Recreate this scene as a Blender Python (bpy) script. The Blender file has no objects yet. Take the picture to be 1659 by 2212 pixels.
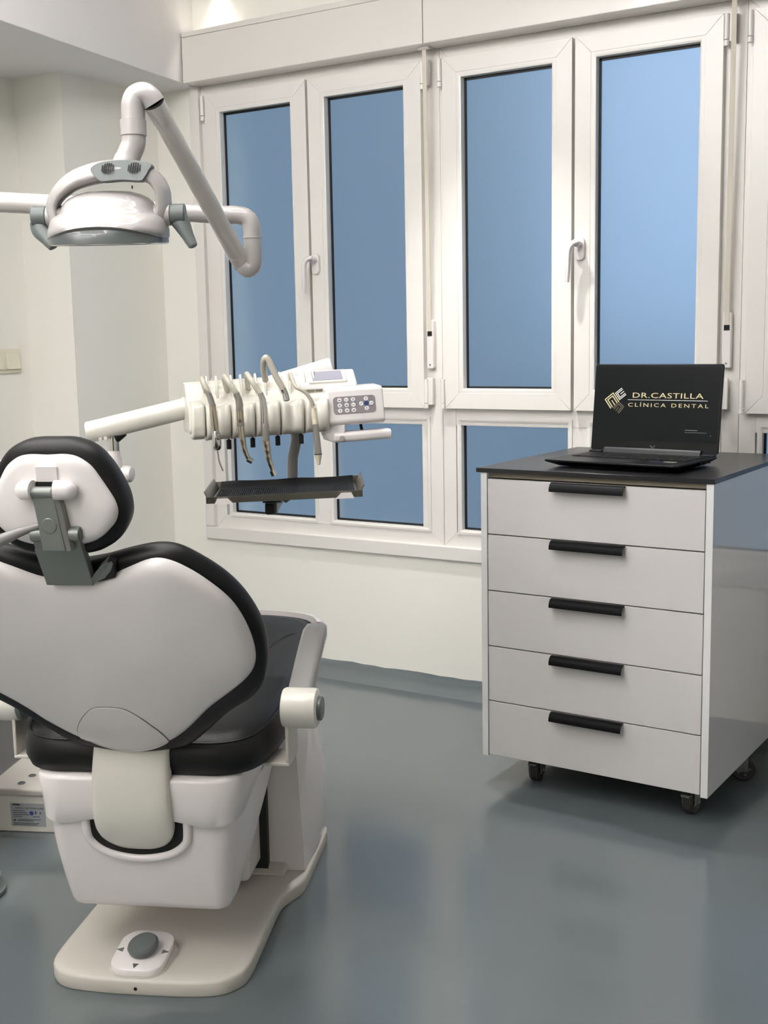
import bpy, bmesh, math, random
from mathutils import Vector, Matrix
random.seed(4)
sc = bpy.context.scene
COL = sc.collection
R = math.radians

# ------------------------------------------------------------------ camera
cam_d = bpy.data.cameras.new('camera'); cam = bpy.data.objects.new('camera', cam_d); COL.objects.link(cam)
cam_d.sensor_fit = 'VERTICAL'; cam_d.sensor_height = 24.0; cam_d.lens = 2583.56 / 2212 * 24.0
cam_d.clip_start = 0.05
def cam_matrix(yaw, pitch, roll, loc):
    B = Matrix(((1, 0, 0), (0, 0, 1), (0, -1, 0)))
    cr, sr, cp, sp, c, s = math.cos(roll), math.sin(roll), math.cos(pitch), math.sin(pitch), math.cos(yaw), math.sin(yaw)
    Rr = Matrix(((cr, -sr, 0), (sr, cr, 0), (0, 0, 1)))
    Rp = Matrix(((1, 0, 0), (0, cp, -sp), (0, sp, cp)))
    Ry = Matrix(((c, -s, 0), (s, c, 0), (0, 0, 1)))
    M = Ry @ B @ Rp @ Rr
    r, d, f = M.col[0], M.col[1], M.col[2]
    m = Matrix.Identity(4)
    for i in range(3):
        m[i][0], m[i][1], m[i][2], m[i][3] = r[i], -d[i], -f[i], loc[i]
    return m
YAW = 0.55566
cam.matrix_world = cam_matrix(YAW, -0.145158, 0.018773, (0, 0, 1.25))
sc.camera = cam

# ------------------------------------------------------------------ world, exposure
w = bpy.data.worlds.new('dusk_sky'); sc.world = w; w.use_nodes = True
bg = w.node_tree.nodes['Background']; bg.inputs[0].default_value = (0.36, 0.56, 0.84, 1); bg.inputs[1].default_value = 0.52
sc.view_settings.view_transform = 'Standard'; sc.view_settings.look = 'None'
sc.view_settings.exposure = 0.95; sc.view_settings.gamma = 1.0; sc.view_settings.use_curve_mapping = False
LED_STRENGTH = 26.0
DOWNLIGHT_W = 3.2
CEILING_SPOT_W = 58.0

# ------------------------------------------------------------------ materials
def lin(c): return tuple(((v / 255) / 12.92 if v / 255 <= 0.04045 else ((v / 255 + 0.055) / 1.055) ** 2.4) for v in c) + (1,)
MATS = {}
def mat(name, rgb, rough=0.5, metal=0.0, coat=0.0, noise=None, bump=None, spec=0.5, emit=None):
    m = bpy.data.materials.new(name); m.use_nodes = True; nt = m.node_tree; b = nt.nodes['Principled BSDF']
    b.inputs['Base Color'].default_value = lin(rgb); b.inputs['Roughness'].default_value = rough
    b.inputs['Metallic'].default_value = metal; b.inputs['Coat Weight'].default_value = coat; b.inputs['Coat Roughness'].default_value = 0.03
    b.inputs['Specular IOR Level'].default_value = spec
    if emit:
        b.inputs['Emission Color'].default_value = lin(rgb); b.inputs['Emission Strength'].default_value = emit
    tc = None
    if noise or bump:
        tc = nt.nodes.new('ShaderNodeTexCoord')
    if noise:                                   # (scale, amount): slight mottling of the surface's own colour
        n = nt.nodes.new('ShaderNodeTexNoise'); n.inputs['Scale'].default_value = noise[0]; n.inputs['Detail'].default_value = 4
        nt.links.new(tc.outputs['Object'], n.inputs['Vector'])
        mx = nt.nodes.new('ShaderNodeMix'); mx.data_type = 'RGBA'
        c = lin(rgb); k = noise[1]
        mx.inputs[6].default_value = tuple(v * (1 - k) for v in c[:3]) + (1,)
        mx.inputs[7].default_value = tuple(min(1, v * (1 + k)) for v in c[:3]) + (1,)
        nt.links.new(n.outputs['Fac'], mx.inputs[0]); nt.links.new(mx.outputs[2], b.inputs['Base Color'])
    if bump:                                    # (scale, strength, distance)
        n = nt.nodes.new('ShaderNodeTexNoise'); n.inputs['Scale'].default_value = bump[0]; n.inputs['Detail'].default_value = 3
        nt.links.new(tc.outputs['Object'], n.inputs['Vector'])
        bp = nt.nodes.new('ShaderNodeBump'); bp.inputs['Strength'].default_value = bump[1]; bp.inputs['Distance'].default_value = bump[2]
        nt.links.new(n.outputs['Fac'], bp.inputs['Height']); nt.links.new(bp.outputs[0], b.inputs['Normal'])
    MATS[name] = m
    return m
mat('wall_paint', (242, 240, 232), 0.75, noise=(1.4, 0.012), bump=(90, 0.06, 0.002))
mat('ceiling_paint', (234, 231, 229), 0.8, bump=(90, 0.05, 0.002))
mat('floor_resin', (94, 102, 105), 0.16, noise=(1.1, 0.05), bump=(5, 0.05, 0.004), spec=0.8)
mat('pvc_white', (229, 226, 221), 0.28, bump=(150, 0.02, 0.0005))
mat('panel_gloss', (222, 217, 211), 0.25, coat=0.6)
mat('plastic_white', (230, 224, 223), 0.4, coat=0.5)
mat('lamp_white', (160, 156, 154), 0.45, coat=0.6)
mat('plastic_cream', (224, 221, 211), 0.4, coat=0.5)
mat('plastic_warm', (200, 195, 186), 0.42, bump=(220, 0.05, 0.0006))
mat('plastic_grey', (94, 100, 99), 0.35, spec=0.4)
mat('arm_grey', (122, 120, 119), 0.35, coat=0.5)
mat('lamp_arm', (180, 177, 172), 0.25, coat=0.3)
mat('metal_grey', (120, 124, 120), 0.38, metal=0.35)
mat('leather_black', (9, 9, 10), 0.44, bump=(260, 0.10, 0.0006), spec=0.32)
mat('rubber_black', (16, 16, 17), 0.55)
mat('gasket_black', (10, 11, 14), 0.5)
mat('dark_gap', (8, 8, 9), 0.8)
mat('chrome', (205, 203, 200), 0.12, metal=1.0)
mat('steel_warm', (192, 182, 166), 0.2, metal=1.0)
mat('steel_satin', (176, 172, 168), 0.35, metal=1.0)
mat('hose_grey', (186, 181, 168), 0.28)
mat('tool_cream', (222, 213, 190), 0.35)
mat('laminate_front', (207, 204, 203), 0.3)
mat('laminate_side', (212, 212, 216), 0.08, coat=0.3)
mat('laminate_edge', (226, 226, 226), 0.3)
mat('board_brown', (128, 120, 104), 0.6)
mat('top_black', (26, 26, 28), 0.3, bump=(300, 0.04, 0.0004))
mat('handle_black', (7, 7, 9), 0.5, spec=0.12)
mat('laptop_black', (8, 9, 10), 0.4, spec=0.25)
mat('laptop_hinge', (36, 37, 40), 0.4, spec=0.25)
mat('laptop_key', (12, 12, 13), 0.5)
mat('screen_dark', (9, 12, 14), 0.3, emit=0.2, spec=0.22)
mat('screen_gold', (186, 176, 138), 0.4, emit=0.2)
mat('screen_silver', (205, 205, 200), 0.4, emit=0.22)
mat('screen_bronze', (92, 84, 70), 0.4, emit=0.2)
mat('screen_dim', (96, 98, 100), 0.4, emit=0.1)
mat('logo_grey', (74, 76, 79), 0.4)
mat('sticker_blue', (44, 48, 110), 0.4)
mat('sticker_silver', (160, 160, 150), 0.4)
mat('tray_frame', (118, 112, 101), 0.3, metal=0.6)
mat('mat_black', (12, 13, 16), 0.55, spec=0.3)
mat('lcd', (150, 149, 163), 0.3)
mat('keypad', (132, 126, 130), 0.4)
mat('button_white', (228, 228, 230), 0.35)
mat('icon_dark', (84, 84, 92), 0.5)
mat('icon_blue', (38, 52, 104), 0.5)
mat('label_silver', (166, 170, 174), 0.45)
mat('ink', (40, 42, 48), 0.6)
mat('ink_blue', (46, 66, 150), 0.6)
mat('switch_cream', (226, 221, 202), 0.35)
mat('strap_fabric', (206, 199, 186), 0.8)
mat('wheel_tread', (44, 42, 40), 0.5)
mat('wheel_rim', (112, 110, 104), 0.35, metal=0.5)
mat('sky_block_grey', (190, 190, 186), 0.85, noise=(0.8, 0.06))
mat('lens_grey', (78, 83, 83), 0.3, coat=0.3)
def emissive(name, rgb, s):
    m = bpy.data.materials.new(name); m.use_nodes = True; nt = m.node_tree; nt.nodes.clear()
    e = nt.nodes.new('ShaderNodeEmission'); o = nt.nodes.new('ShaderNodeOutputMaterial')
    e.inputs[0].default_value = lin(rgb); e.inputs[1].default_value = s; nt.links.new(e.outputs[0], o.inputs[0]); MATS[name] = m
emissive('led_white', (255, 253, 251), LED_STRENGTH)
m = bpy.data.materials.new('frosted_glass'); m.use_nodes = True; b = m.node_tree.nodes['Principled BSDF']
b.inputs['Base Color'].default_value = (0.93, 0.96, 0.98, 1); b.inputs['Transmission Weight'].default_value = 1.0
b.inputs['Roughness'].default_value = 0.42; b.inputs['IOR'].default_value = 1.3; MATS['frosted_glass'] = m

# ------------------------------------------------------------------ mesh helpers
class MB:
    def __init__(s): s.v = []; s.f = []
    def add(s, vs, fs):
        o = len(s.v); s.v += [tuple(p) for p in vs]; s.f += [tuple(i + o for i in f) for f in fs]; return s
    def box(s, x0, x1, y0, y1, z0, z1):
        return s.add([(x0, y0, z0), (x1, y0, z0), (x1, y1, z0), (x0, y1, z0), (x0, y0, z1), (x1, y0, z1), (x1, y1, z1), (x0, y1, z1)],
                     [(0, 3, 2, 1), (4, 5, 6, 7), (0, 1, 5, 4), (1, 2, 6, 5), (2, 3, 7, 6), (3, 0, 4, 7)])
    def loft(s, rings, cap0=True, cap1=True, closed=True):
        n = len(rings[0]); vs = [p for r in rings for p in r]; fs = []
        for i in range(len(rings) - 1):
            for j in range(n if closed else n - 1):
                a = i * n + j; b_ = i * n + (j + 1) % n
                fs.append((a, b_, b_ + n, a + n))
        if cap0: fs.append(tuple(reversed(range(n))))
        if cap1: fs.append(tuple(range((len(rings) - 1) * n, len(rings) * n)))
        return s.add(vs, fs)
    def prism(s, poly, fn, h0, h1):            # poly 2d ccw, fn(u,v,h)->xyz
        return s.loft([[fn(u, v, h0) for u, v in poly], [fn(u, v, h1) for u, v in poly]])
    def tube(s, path, rad, n=12, flat=None, up=None):
        P = [Vector(p) for p in path]; m = len(P)
        rr = [rad] * m if isinstance(rad, (int, float)) else list(rad)
        T = [(P[min(i + 1, m - 1)] - P[max(i - 1, 0)]).normalized() for i in range(m)]
        u0 = Vector(up) if up else (Vector((0, 0, 1)) if abs(T[0].z) < 0.9 else Vector((0, 1, 0)))
        N = (u0 - T[0] * u0.dot(T[0])).normalized(); rings = []
        for i in range(m):
            N = (N - T[i] * N.dot(T[i])).normalized(); Bn = T[i].cross(N)
            k = flat if flat else 1.0
            rings.append([P[i] + N * (math.cos(a) * rr[i]) + Bn * (math.sin(a) * rr[i] * k) for a in [2 * math.pi * j / n for j in range(n)]])
        return s.loft(rings)
    def cyl(s, a, b_, r, n=20, r2=None):
        return s.tube([a, b_], [r, r if r2 is None else r2], n)
    def lathe(s, prof, c, axis='z', n=24):      # prof: (r, h)
        rings = []
        for r, h in prof:
            ring = []
            for j in range(n):
                a = 2 * math.pi * j / n; x, y = r * math.cos(a), r * math.sin(a)
                p = {'z': (x, y, h), 'x': (h, x, y), 'y': (y, h, x)}[axis]
                ring.append((p[0] + c[0], p[1] + c[1], p[2] + c[2]))
            rings.append(ring)
        return s.loft(rings)
    def grid(s, pts):                            # pts[i][j]
        n = len(pts[0]); vs = [p for r in pts for p in r]
        return s.add(vs, [(i * n + j, i * n + j + 1, (i + 1) * n + j + 1, (i + 1) * n + j) for i in range(len(pts) - 1) for j in range(n - 1)])
    def build(s, name, material, parent=None, smooth=40, bevel=0.0, seg=2, loc=None, rot=None):
        me = bpy.data.meshes.new(name); me.from_pydata([tuple(v) for v in s.v], [], s.f); me.validate()
        bm = bmesh.new(); bm.from_mesh(me); bmesh.ops.recalc_face_normals(bm, faces=bm.faces); bm.to_mesh(me); bm.free()
        me.materials.append(MATS[material]); me.update()
        if smooth:
            me.shade_smooth(); me.set_sharp_from_angle(angle=R(smooth))
        o = bpy.data.objects.new(name, me); COL.objects.link(o)
        if parent: o.parent = parent
        if loc: o.location = loc
        if rot: o.rotation_euler = rot
        if bevel:
            md = o.modifiers.new('bevel', 'BEVEL'); md.width = bevel; md.segments = seg; md.limit_method = 'ANGLE'; md.angle_limit = R(35); md.use_clamp_overlap = True
        return o
def part(name, material, parent, fn, **k):
    m_ = MB(); fn(m_); return m_.build(name, material, parent, **k)
def tag(o, label=None, cat=None, group=None, kind=None):
    if label: o['label'] = label
    if cat: o['category'] = cat
    if group: o['group'] = group
    if kind: o['kind'] = kind
    return o
def empty(name, loc, rz=0.0):
    o = bpy.data.objects.new(name, None); COL.objects.link(o); o.location = loc; o.rotation_euler = (0, 0, rz); o.empty_display_size = 0.1; return o
def copy_tree(o, parent=None):
    kids = list(o.children); c = o.copy(); COL.objects.link(c)
    if parent: c.parent = parent
    for k in kids: copy_tree(k, c)
    return c
def smooth_path(P, k=6, closed=False):
    P = [Vector(p) for p in P]; n = len(P); out = []
    rng = range(n if closed else n - 1)
    for i in rng:
        g = (lambda j: P[j % n]) if closed else (lambda j: P[max(0, min(n - 1, j))])
        p0, p1, p2, p3 = g(i - 1), g(i), g(i + 1), g(i + 2)
        for j in range(k):
            t = j / k
            out.append(0.5 * ((2 * p1) + (p2 - p0) * t + (2 * p0 - 5 * p1 + 4 * p2 - p3) * t * t + (3 * p1 - p0 - 3 * p2 + p3) * t ** 3))
    if not closed: out.append(P[-1])
    return out
def smooth2(P, k=4, closed=True):
    return [(p.x, p.y) for p in smooth_path([(a, b_, 0) for a, b_ in P], k, closed)]
def mirror_half(half):                           # half from centre (u=0) down the right side to centre
    return half + [(-u, v) for u, v in reversed(half) if abs(u) > 1e-6]
def edge_dist(p, poly):
    best = 9
    for i in range(len(poly)):
        a = poly[i]; b_ = poly[(i + 1) % len(poly)]
        dx, dy = b_[0] - a[0], b_[1] - a[1]; L = dx * dx + dy * dy
        t = 0 if L == 0 else max(0, min(1, ((p[0] - a[0]) * dx + (p[1] - a[1]) * dy) / L))
        best = min(best, math.hypot(p[0] - a[0] - t * dx, p[1] - a[1] - t * dy))
    return best
def interp(x, tab):
    if x <= tab[0][0]: return tab[0][1]
    for (a, fa), (b_, fb) in zip(tab, tab[1:]):
        if x <= b_:
            t = (x - a) / (b_ - a); t = t * t * (3 - 2 * t) * 0.35 + t * 0.65
            return fa + (fb - fa) * t
    return tab[-1][1]
def rrect(cx, cy, hx, hy, r, n=5):
    out = []
    for sx, sy, a0 in ((1, 1, 0), (-1, 1, 90), (-1, -1, 180), (1, -1, 270)):
        for i in range(n + 1):
            a = R(a0 + 90 * i / n); out.append((cx + sx * (hx - r) + r * math.cos(a), cy + sy * (hy - r) + r * math.sin(a)))
    return out
def dome(outline, c, scales, hfun, fn, rim=()):  # cap made of shrinking copies of an outline; rim: extra (grow, h) rings before it
    rings = []
    def grow(p, d):
        r_ = math.hypot(p[0] - c[0], p[1] - c[1]); return (c[0] + (p[0] - c[0]) * (r_ + d) / r_, c[1] + (p[1] - c[1]) * (r_ + d) / r_)
    for d, h in rim: rings.append([fn(*grow(p, d), h) for p in outline])
    for sc_ in scales:
        pts = [(c[0] + (p[0] - c[0]) * sc_, c[1] + (p[1] - c[1]) * sc_) for p in outline]
        rings.append([fn(u, v, hfun(u, v)) for u, v in pts])
    return rings
def text_mb(s_, size, fn, extrude=0.0004, spacing=1.0, sx=1.0):
    cu = bpy.data.curves.new('txt', 'FONT'); cu.body = s_; cu.size = size; cu.extrude = extrude; cu.space_character = spacing
    cu.align_x = 'LEFT'; cu.resolution_u = 3
    o = bpy.data.objects.new('txt', cu); COL.objects.link(o); bpy.context.view_layer.update()
    me = bpy.data.meshes.new_from_object(o.evaluated_get(bpy.context.evaluated_depsgraph_get()))
    m_ = MB(); m_.add([fn(v.co.x * sx, v.co.y, v.co.z) for v in me.vertices], [tuple(p.vertices) for p in me.polygons])
    w_ = max(v.co.x for v in me.vertices) * sx
    bpy.data.objects.remove(o); bpy.data.curves.remove(cu); bpy.data.meshes.remove(me)
    return m_, w_

# ================================================================== ROOM
YW = 3.62; ZC = 2.62
XL, XR, YB = -3.482, 2.4, -2.2
o = part('floor', 'floor_resin', None, lambda m: m.box(XL - .3, XR + .1, YB - .1, YW + .2, -.08, 0)); tag(o, kind='structure')
# the resin turns up the wall in a hand-laid cove
def cove(m):
    rows = []
    n = 120; x0, x1 = -3.246, XR
    for i in range(n + 1):
        x = x0 + (x1 - x0) * i / n; wv = 0.0016 * math.sin(x * 23) + 0.0012 * math.sin(x * 57 + 1) + 0.001 * random.uniform(-1, 1)
        prof = [(0.085, -.002), (0.075, .0008), (0.055, .003 + wv * .5), (0.035, .009 + wv), (0.018, .02 + wv), (0.008, .034), (0.005, .05 + wv), (-0.002, .05 + wv)]
        rows.append([(x, YW - a, z) for a, z in prof])
    m.grid(rows)
o = part('baseboard_back', 'floor_resin', None, cove, smooth=80); tag(o, kind='structure')
WX0, WX1, WZ0, WZ1 = -3.03, 1.05, .52, 2.2
def wall_back(m):
    m.box(-3.6, WX0, YW, YW + .25, 0, ZC); m.box(WX1, XR + .1, YW, YW + .25, 0, ZC)
    m.box(WX0, WX1, YW, YW + .25, 0, WZ0); m.box(WX0, WX1, YW, YW + .25, WZ1, ZC)
o = part('wall_back', 'wall_paint', None, wall_back, smooth=0); tag(o, kind='structure')
o = part('wall_left', 'wall_paint', None, lambda m: m.box(XL - .12, XL, YB, YW + .2, 0, ZC), smooth=0); tag(o, kind='structure')
o = part('wall_pilaster', 'wall_paint', None, lambda m: m.box(XL - .05, -3.246, 3.128, YW + .05, 0, 2.3), smooth=0); tag(o, kind='structure')
o = part('wall_right', 'wall_paint', None, lambda m: m.box(XR, XR + .12, YB, YW + .2, 0, ZC), smooth=0); tag(o, kind='structure')
o = part('wall_front', 'wall_paint', None, lambda m: m.box(XL - .1, XR + .1, YB - .12, YB, 0, ZC), smooth=0); tag(o, kind='structure')
o = part('ceiling', 'ceiling_paint', None, lambda m: m.box(XL - .1, XR + .1, YB - .1, YW + .2, ZC, ZC + .1), smooth=0); tag(o, kind='structure')
sx_ = lambda y: -3.035 - (y - 3.54) * .1613
o = part('ceiling_soffit', 'ceiling_paint', None, lambda m: m.prism([(XL - .1, YB), (sx_(YB), YB), (sx_(YW + .02), YW + .02), (XL - .1, YW + .02)], lambda u, v, h: (u, v, h), 2.19, ZC + .02), smooth=0, bevel=.003); tag(o, kind='structure')

# ------------------------------------------------------------------ windows
def mitred(m, x0, x1, z0, z1, wd, y0, y1, gap=.0002):
    """four mitred members"""
    g = gap
    for q in ([(x0 + g, z1), (x1 - g, z1), (x1 - wd - g, z1 - wd), (x0 + wd + g, z1 - wd)], [(x0 + g, z0), (x1 - g, z0), (x1 - wd - g, z0 + wd), (x0 + wd + g, z0 + wd)],
              [(x0, z0 + g), (x0, z1 - g), (x0 + wd, z1 - wd - g), (x0 + wd, z0 + wd + g)], [(x1, z0 + g), (x1, z1 - g), (x1 - wd, z1 - wd - g), (x1 - wd, z0 + wd + g)]):
        m.prism(q, lambda u, v, h: (u, h, v), y0, y1)
def bead_ring(m, x0, x1, z0, z1, wd, y0, y1):
    """glazing bead: front face then a face that slopes back to the glass"""
    def rect(i, y): return [(x0 + i, y, z0 + i), (x1 - i, y, z0 + i), (x1 - i, y, z1 - i), (x0 + i, y, z1 - i)]
    m.loft([rect(-.002, y1), rect(0, y0), rect(wd * .55, y0 - .001), rect(wd, y0 + .002), rect(wd, y1)], cap0=False, cap1=False)
def glazing(parent, x0, x1, z0, z1, y):
    part('gasket', 'gasket_black', parent, lambda m: [m.box(x0 - .004, x0 + .005, y - .006, y, z0, z1), m.box(x1 - .005, x1 + .004, y - .006, y, z0, z1), m.box(x0, x1, y - .006, y, z0 - .004, z0 + .005), m.box(x0, x1, y - .006, y, z1 - .006, z1 + .004)], smooth=0)
    part('pane', 'frosted_glass', parent, lambda m: m.box(x0 - .006, x1 + .006, y, y + .012, z0 - .006, z1 + .006), smooth=0)
def hinge(parent, x, z0, z1, yf, big, flip=1):
    h = part('hinge', 'pvc_white', parent, lambda m: [m.cyl((x, yf - .004, z0), (x, yf - .004, z1), .0075, 12), m.cyl((x, yf - .004, z0 - .018), (x, yf - .004, z0 - .002), .0082, 12)] + ([m.box(x + .003 * flip, x + .024 * flip, yf - .002, yf + .012, z0 - .006, z1 + .004)] if big else []), bevel=.0008)
    return h
SZ0, SZ1 = 1.004, 2.156; YF = 3.625; YS = 3.603
def handle(parent, x, z):
    h = part('handle', 'plastic_white', parent, lambda m: [m.prism(rrect(x, z - .008, .0155, .036, .0154), lambda u, v, h_: (u, h_, v), YS - .011, YS), m.cyl((x, YS - .04, z + .006), (x, YS - .008, z + .006), .0105, 16)], bevel=.002)
    p = smooth_path([(x + .012, YS - .044, z + .012), (x - .004, YS - .05, z + .008), (x - .018, YS - .052, z - .012), (x - .022, YS - .05, z - .06), (x - .026, YS - .046, z - .112)], 5)
    part('lever', 'plastic_white', h, lambda m: m.tube(p, [.010, .0115] + [.0118] * (len(p) - 6) + [.0112, .0105, .0098, .009], 12, flat=.72, up=(1, 0, 0)))
def window(name, x0, x1, shift, sashes=2):
    r_ = part(name, 'pvc_white', None, lambda m: mitred(m, x0, x1, .522, 2.192, .05, YF, YF + .09), bevel=.0008, seg=1); tag(r_, kind='structure')
    part('transom', 'pvc_white', r_, lambda m: m.box(x0 + .045, x1 - .045, YF + .001, YF + .08, .945, 1.03), bevel=.002)
    mx = x0 + .512 + shift
    part('stile', 'pvc_white', r_, lambda m: m.box(x1 - .085, x1 - .0006, YF + .0008, YF + .085, .53, 2.18), bevel=.001)
    part('mullion', 'pvc_white', r_, lambda m: [m.box(mx - .032, mx + .032, YF + .001, YF + .08, .565, .95), m.box(mx - .02, mx + .02, YF + .012, YF + .08, 1.03, 2.15)], bevel=.002)
    # fixed lower lights
    for a, b_ in ((x0 + .062 + shift, mx - .027), (mx + .027, x0 + .968 + shift)):
        f = part('fixed_light', 'pvc_white', r_, lambda m: bead_ring(m, a, b_, .567, .973, .015, YF - .003, YF + .03), smooth=30)
        glazing(f, a + .017, b_ - .017, .584, .956, YF + .026)
    for i, (a, b_) in enumerate(((x0 + .028 + shift, x0 + .488 + shift), (x0 + .498 + shift, x0 + .958 + shift))):
        s_ = part('sash', 'pvc_white', r_, lambda m: mitred(m, a, b_, SZ0, SZ1, .053, YS, YS + .06), bevel=.0008, seg=1)
        part('glazing_bead', 'pvc_white', s_, lambda m: bead_ring(m, a + .0525, b_ - .0525, SZ0 + .0525, SZ1 - .0525, .016, YS + .001, YS + .036), smooth=30)
        glazing(s_, a + .07, b_ - .07, SZ0 + .07, SZ1 - .071, YS + .034)
        if i == 0:
            hinge(s_, a - .008, SZ1 - .075, SZ1 - .004, YS, False); hinge(s_, a - .008, SZ0 + .018, SZ0 + .1, YS, False)
        else:
            handle(s_, a + .022, 1.522)
            hinge(s_, b_ + .010, SZ1 - .075, SZ1 - .004, YS, True); hinge(s_, b_ + .010, SZ0 + .018, SZ0 + .1, YS, True)
    return r_
window('window_1', -3.026, -2.0035, .004); window('window_2', -2.0025, -.9885, -.007); window('window_3', -.9875, .03, -.006); window('window_4', .031, 1.045, -.006)
o = part('trim_1', 'pvc_white', None, lambda m: [m.box(-3.07, 1.05, 3.606, YW + .02, .474, .523), m.box(-3.07, -3.025, 3.606, YW + .02, .5235, 2.2)], bevel=.003); tag(o, kind='structure')

# ------------------------------------------------------------------ shutter boxes over the windows
for i, (a, b_, lab) in enumerate(((-3.03, -2.012, 'glossy white shutter box above the windows, next to the corner soffit'),
                                  (-2.0095, -.99, 'glossy white shutter box above the windows, above the laptop side'),
                                  (-.9875, .05, 'glossy white shutter box above the windows, at the far right edge'))):
    e = empty('shutter_box', ((a + b_) / 2, 3.575, 2.19)); hw = (b_ - a) / 2
    tag(e, lab, 'shutter box', 'shutter boxes over the windows')
    part('front_panel', 'panel_gloss', e, lambda m: m.box(-hw, hw, -.045, .043, 0, .16), bevel=.002)
    part('lid', 'panel_gloss', e, lambda m: m.box(-hw, hw, -.044, .043, .161, .18), bevel=.002)

# ------------------------------------------------------------------ shutter straps and winders
def strap(xw, lab):
    e = empty('strap_winder', (xw, YW, 1.139)); tag(e, lab, 'strap winder', 'shutter strap winders between the windows')
    part('cover', 'plastic_white', e, lambda m: m.prism(rrect(0, .083, .0135, .083, .006), lambda u, v, h: (u, h, v), -.016, .003), bevel=.003)
    part('slot', 'dark_gap', e, lambda m: m.box(-.0085, .0085, -.0175, -.012, .112, .128))
    part('screw', 'metal_grey', e, lambda m: m.lathe([(.003, 0), (.003, -.0015)], (0, -.016, .014), 'y', 10))
    part('strap', 'strap_fabric', e, lambda m: m.loft([[(-.0075 + dx, y, z), (.0075 + dx, y, z), (.0075 + dx, y + .0015, z), (-.0075 + dx, y + .0015, z)] for dx, y, z in ((0, -.0165, .115), (0, -.02, .19), (.006, -.035, .6), (.011, -.05, 1.054))]))
    part('strap_guide', 'plastic_white', e, lambda m: m.prism(rrect(.011, -.05, .02, .008, .004), lambda u, v, h: (u, v, h), 1.044, 1.0515))
strap(-2.040, 'white strap winder with shutter strap between the first two windows')
strap(-1.024, 'white strap winder with shutter strap behind the laptop screen')

# ------------------------------------------------------------------ outside: block added to hide sky and dim the left panes
o = part('left_sky_block', 'sky_block_grey', None, lambda m: m.box(-7.5, -5.2, 5.0, 12, -6, 9), smooth=0); tag(o, 'grey block added outside to dim the left frosted windows', 'sky blocker')

o = part('low_sky_block', 'sky_block_grey', None, lambda m: m.box(-16, 14, 12.5, 18, -6, .9), smooth=0); tag(o, 'low grey block added outside to dim the lower frosted panes', 'sky blocker')  # added low block, makes the lower panes darker than the upper ones

# ------------------------------------------------------------------ light switches
e = empty('light_switch', (XL, 2.98, 1.145)); tag(e, 'cream light switch plate with rockers on the left wall', 'light switch')
part('plate', 'switch_cream', e, lambda m: m.box(0, .009, -.075, .097, 0, .088), bevel=.003)
for y0 in (-.052, .026):
    part('rocker', 'switch_cream', e, lambda m: m.add([(.008, y0, .014), (.008, y0 + .062, .014), (.008, y0 + .062, .074), (.008, y0, .074), (.02, y0 + .001, .015), (.02, y0 + .061, .015), (.011, y0 + .061, .073), (.011, y0 + .001, .073)],
         [(0, 1, 2, 3), (4, 5, 6, 7), (0, 1, 5, 4), (1, 2, 6, 5), (2, 3, 7, 6), (3, 0, 4, 7)]), bevel=.001)

# ------------------------------------------------------------------ lights
e = empty('honeycomb_light', (-1.5, .15, ZC)); tag(e, 'honeycomb of white LED tubes on the ceiling', 'ceiling light')
S = .46; seen = set(); edges = []
for q in range(-3, 4):
    for r_ in range(-5, 6):
        cx, cy = S * 1.5 * q, S * math.sqrt(3) * (r_ + q / 2)
        if not (-.9 < cx < .2 and -2.1 < cy < 1.9) or cx - .16 * cy < -.9: continue
        vs = [(round(cx + S * math.cos(R(60 * k)), 3), round(cy + S * math.sin(R(60 * k)), 3)) for k in range(6)]
        for k in range(6):
            ed = tuple(sorted((vs[k], vs[(k + 1) % 6])))
            key = (round((ed[0][0] + ed[1][0]) / 2, 2), round((ed[0][1] + ed[1][1]) / 2, 2))
            if key in seen: continue
            seen.add(key); edges.append(ed)
for (a, b_) in edges:
    A, B_ = Vector((*a, -.03)), Vector((*b_, -.03)); d = (B_ - A).normalized() * .02
    part('led_tube', 'led_white', e, lambda m: m.cyl(A + d, B_ - d, .013, 8))
e = empty('downlight', (-2.915, 3.572, ZC - .02)); tag(e, 'small recessed downlight above the shutter box by the corner', 'downlight')
part('ring', 'plastic_white', e, lambda m: m.lathe([(.045, .02), (.045, 0), (.03, 0), (.03, .02)], (0, 0, 0), 'z', 24))
sl = bpy.data.lights.new('downlight_lamp', 'SPOT'); sl.energy = DOWNLIGHT_W; sl.spot_size = R(56); sl.spot_blend = .6; sl.shadow_soft_size = .02; sl.color = (1, .96, .9)
so = bpy.data.objects.new('downlight_lamp', sl); COL.objects.link(so); so.parent = e; so.location = (0, 0, -.01)

for x_, lab in ((-1.75, 'recessed ceiling spot in front of the windows, above the middle window'),):
    e = empty('ceiling_spot', (x_, 3.06, ZC - .004)); tag(e, lab, 'ceiling spot')
    part('ring', 'plastic_white', e, lambda m: m.lathe([(.05, .004), (.05, 0), (.034, -.002), (.034, .004)], (0, 0, 0), 'z', 24))
    sl = bpy.data.lights.new('spot_lamp', 'SPOT'); sl.energy = CEILING_SPOT_W; sl.spot_size = R(76); sl.spot_blend = .8; sl.shadow_soft_size = .035; sl.color = (1, .98, .95)
    so = bpy.data.objects.new('spot_lamp', sl); COL.objects.link(so); so.parent = e; so.location = (0, 0, -.012)

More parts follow.
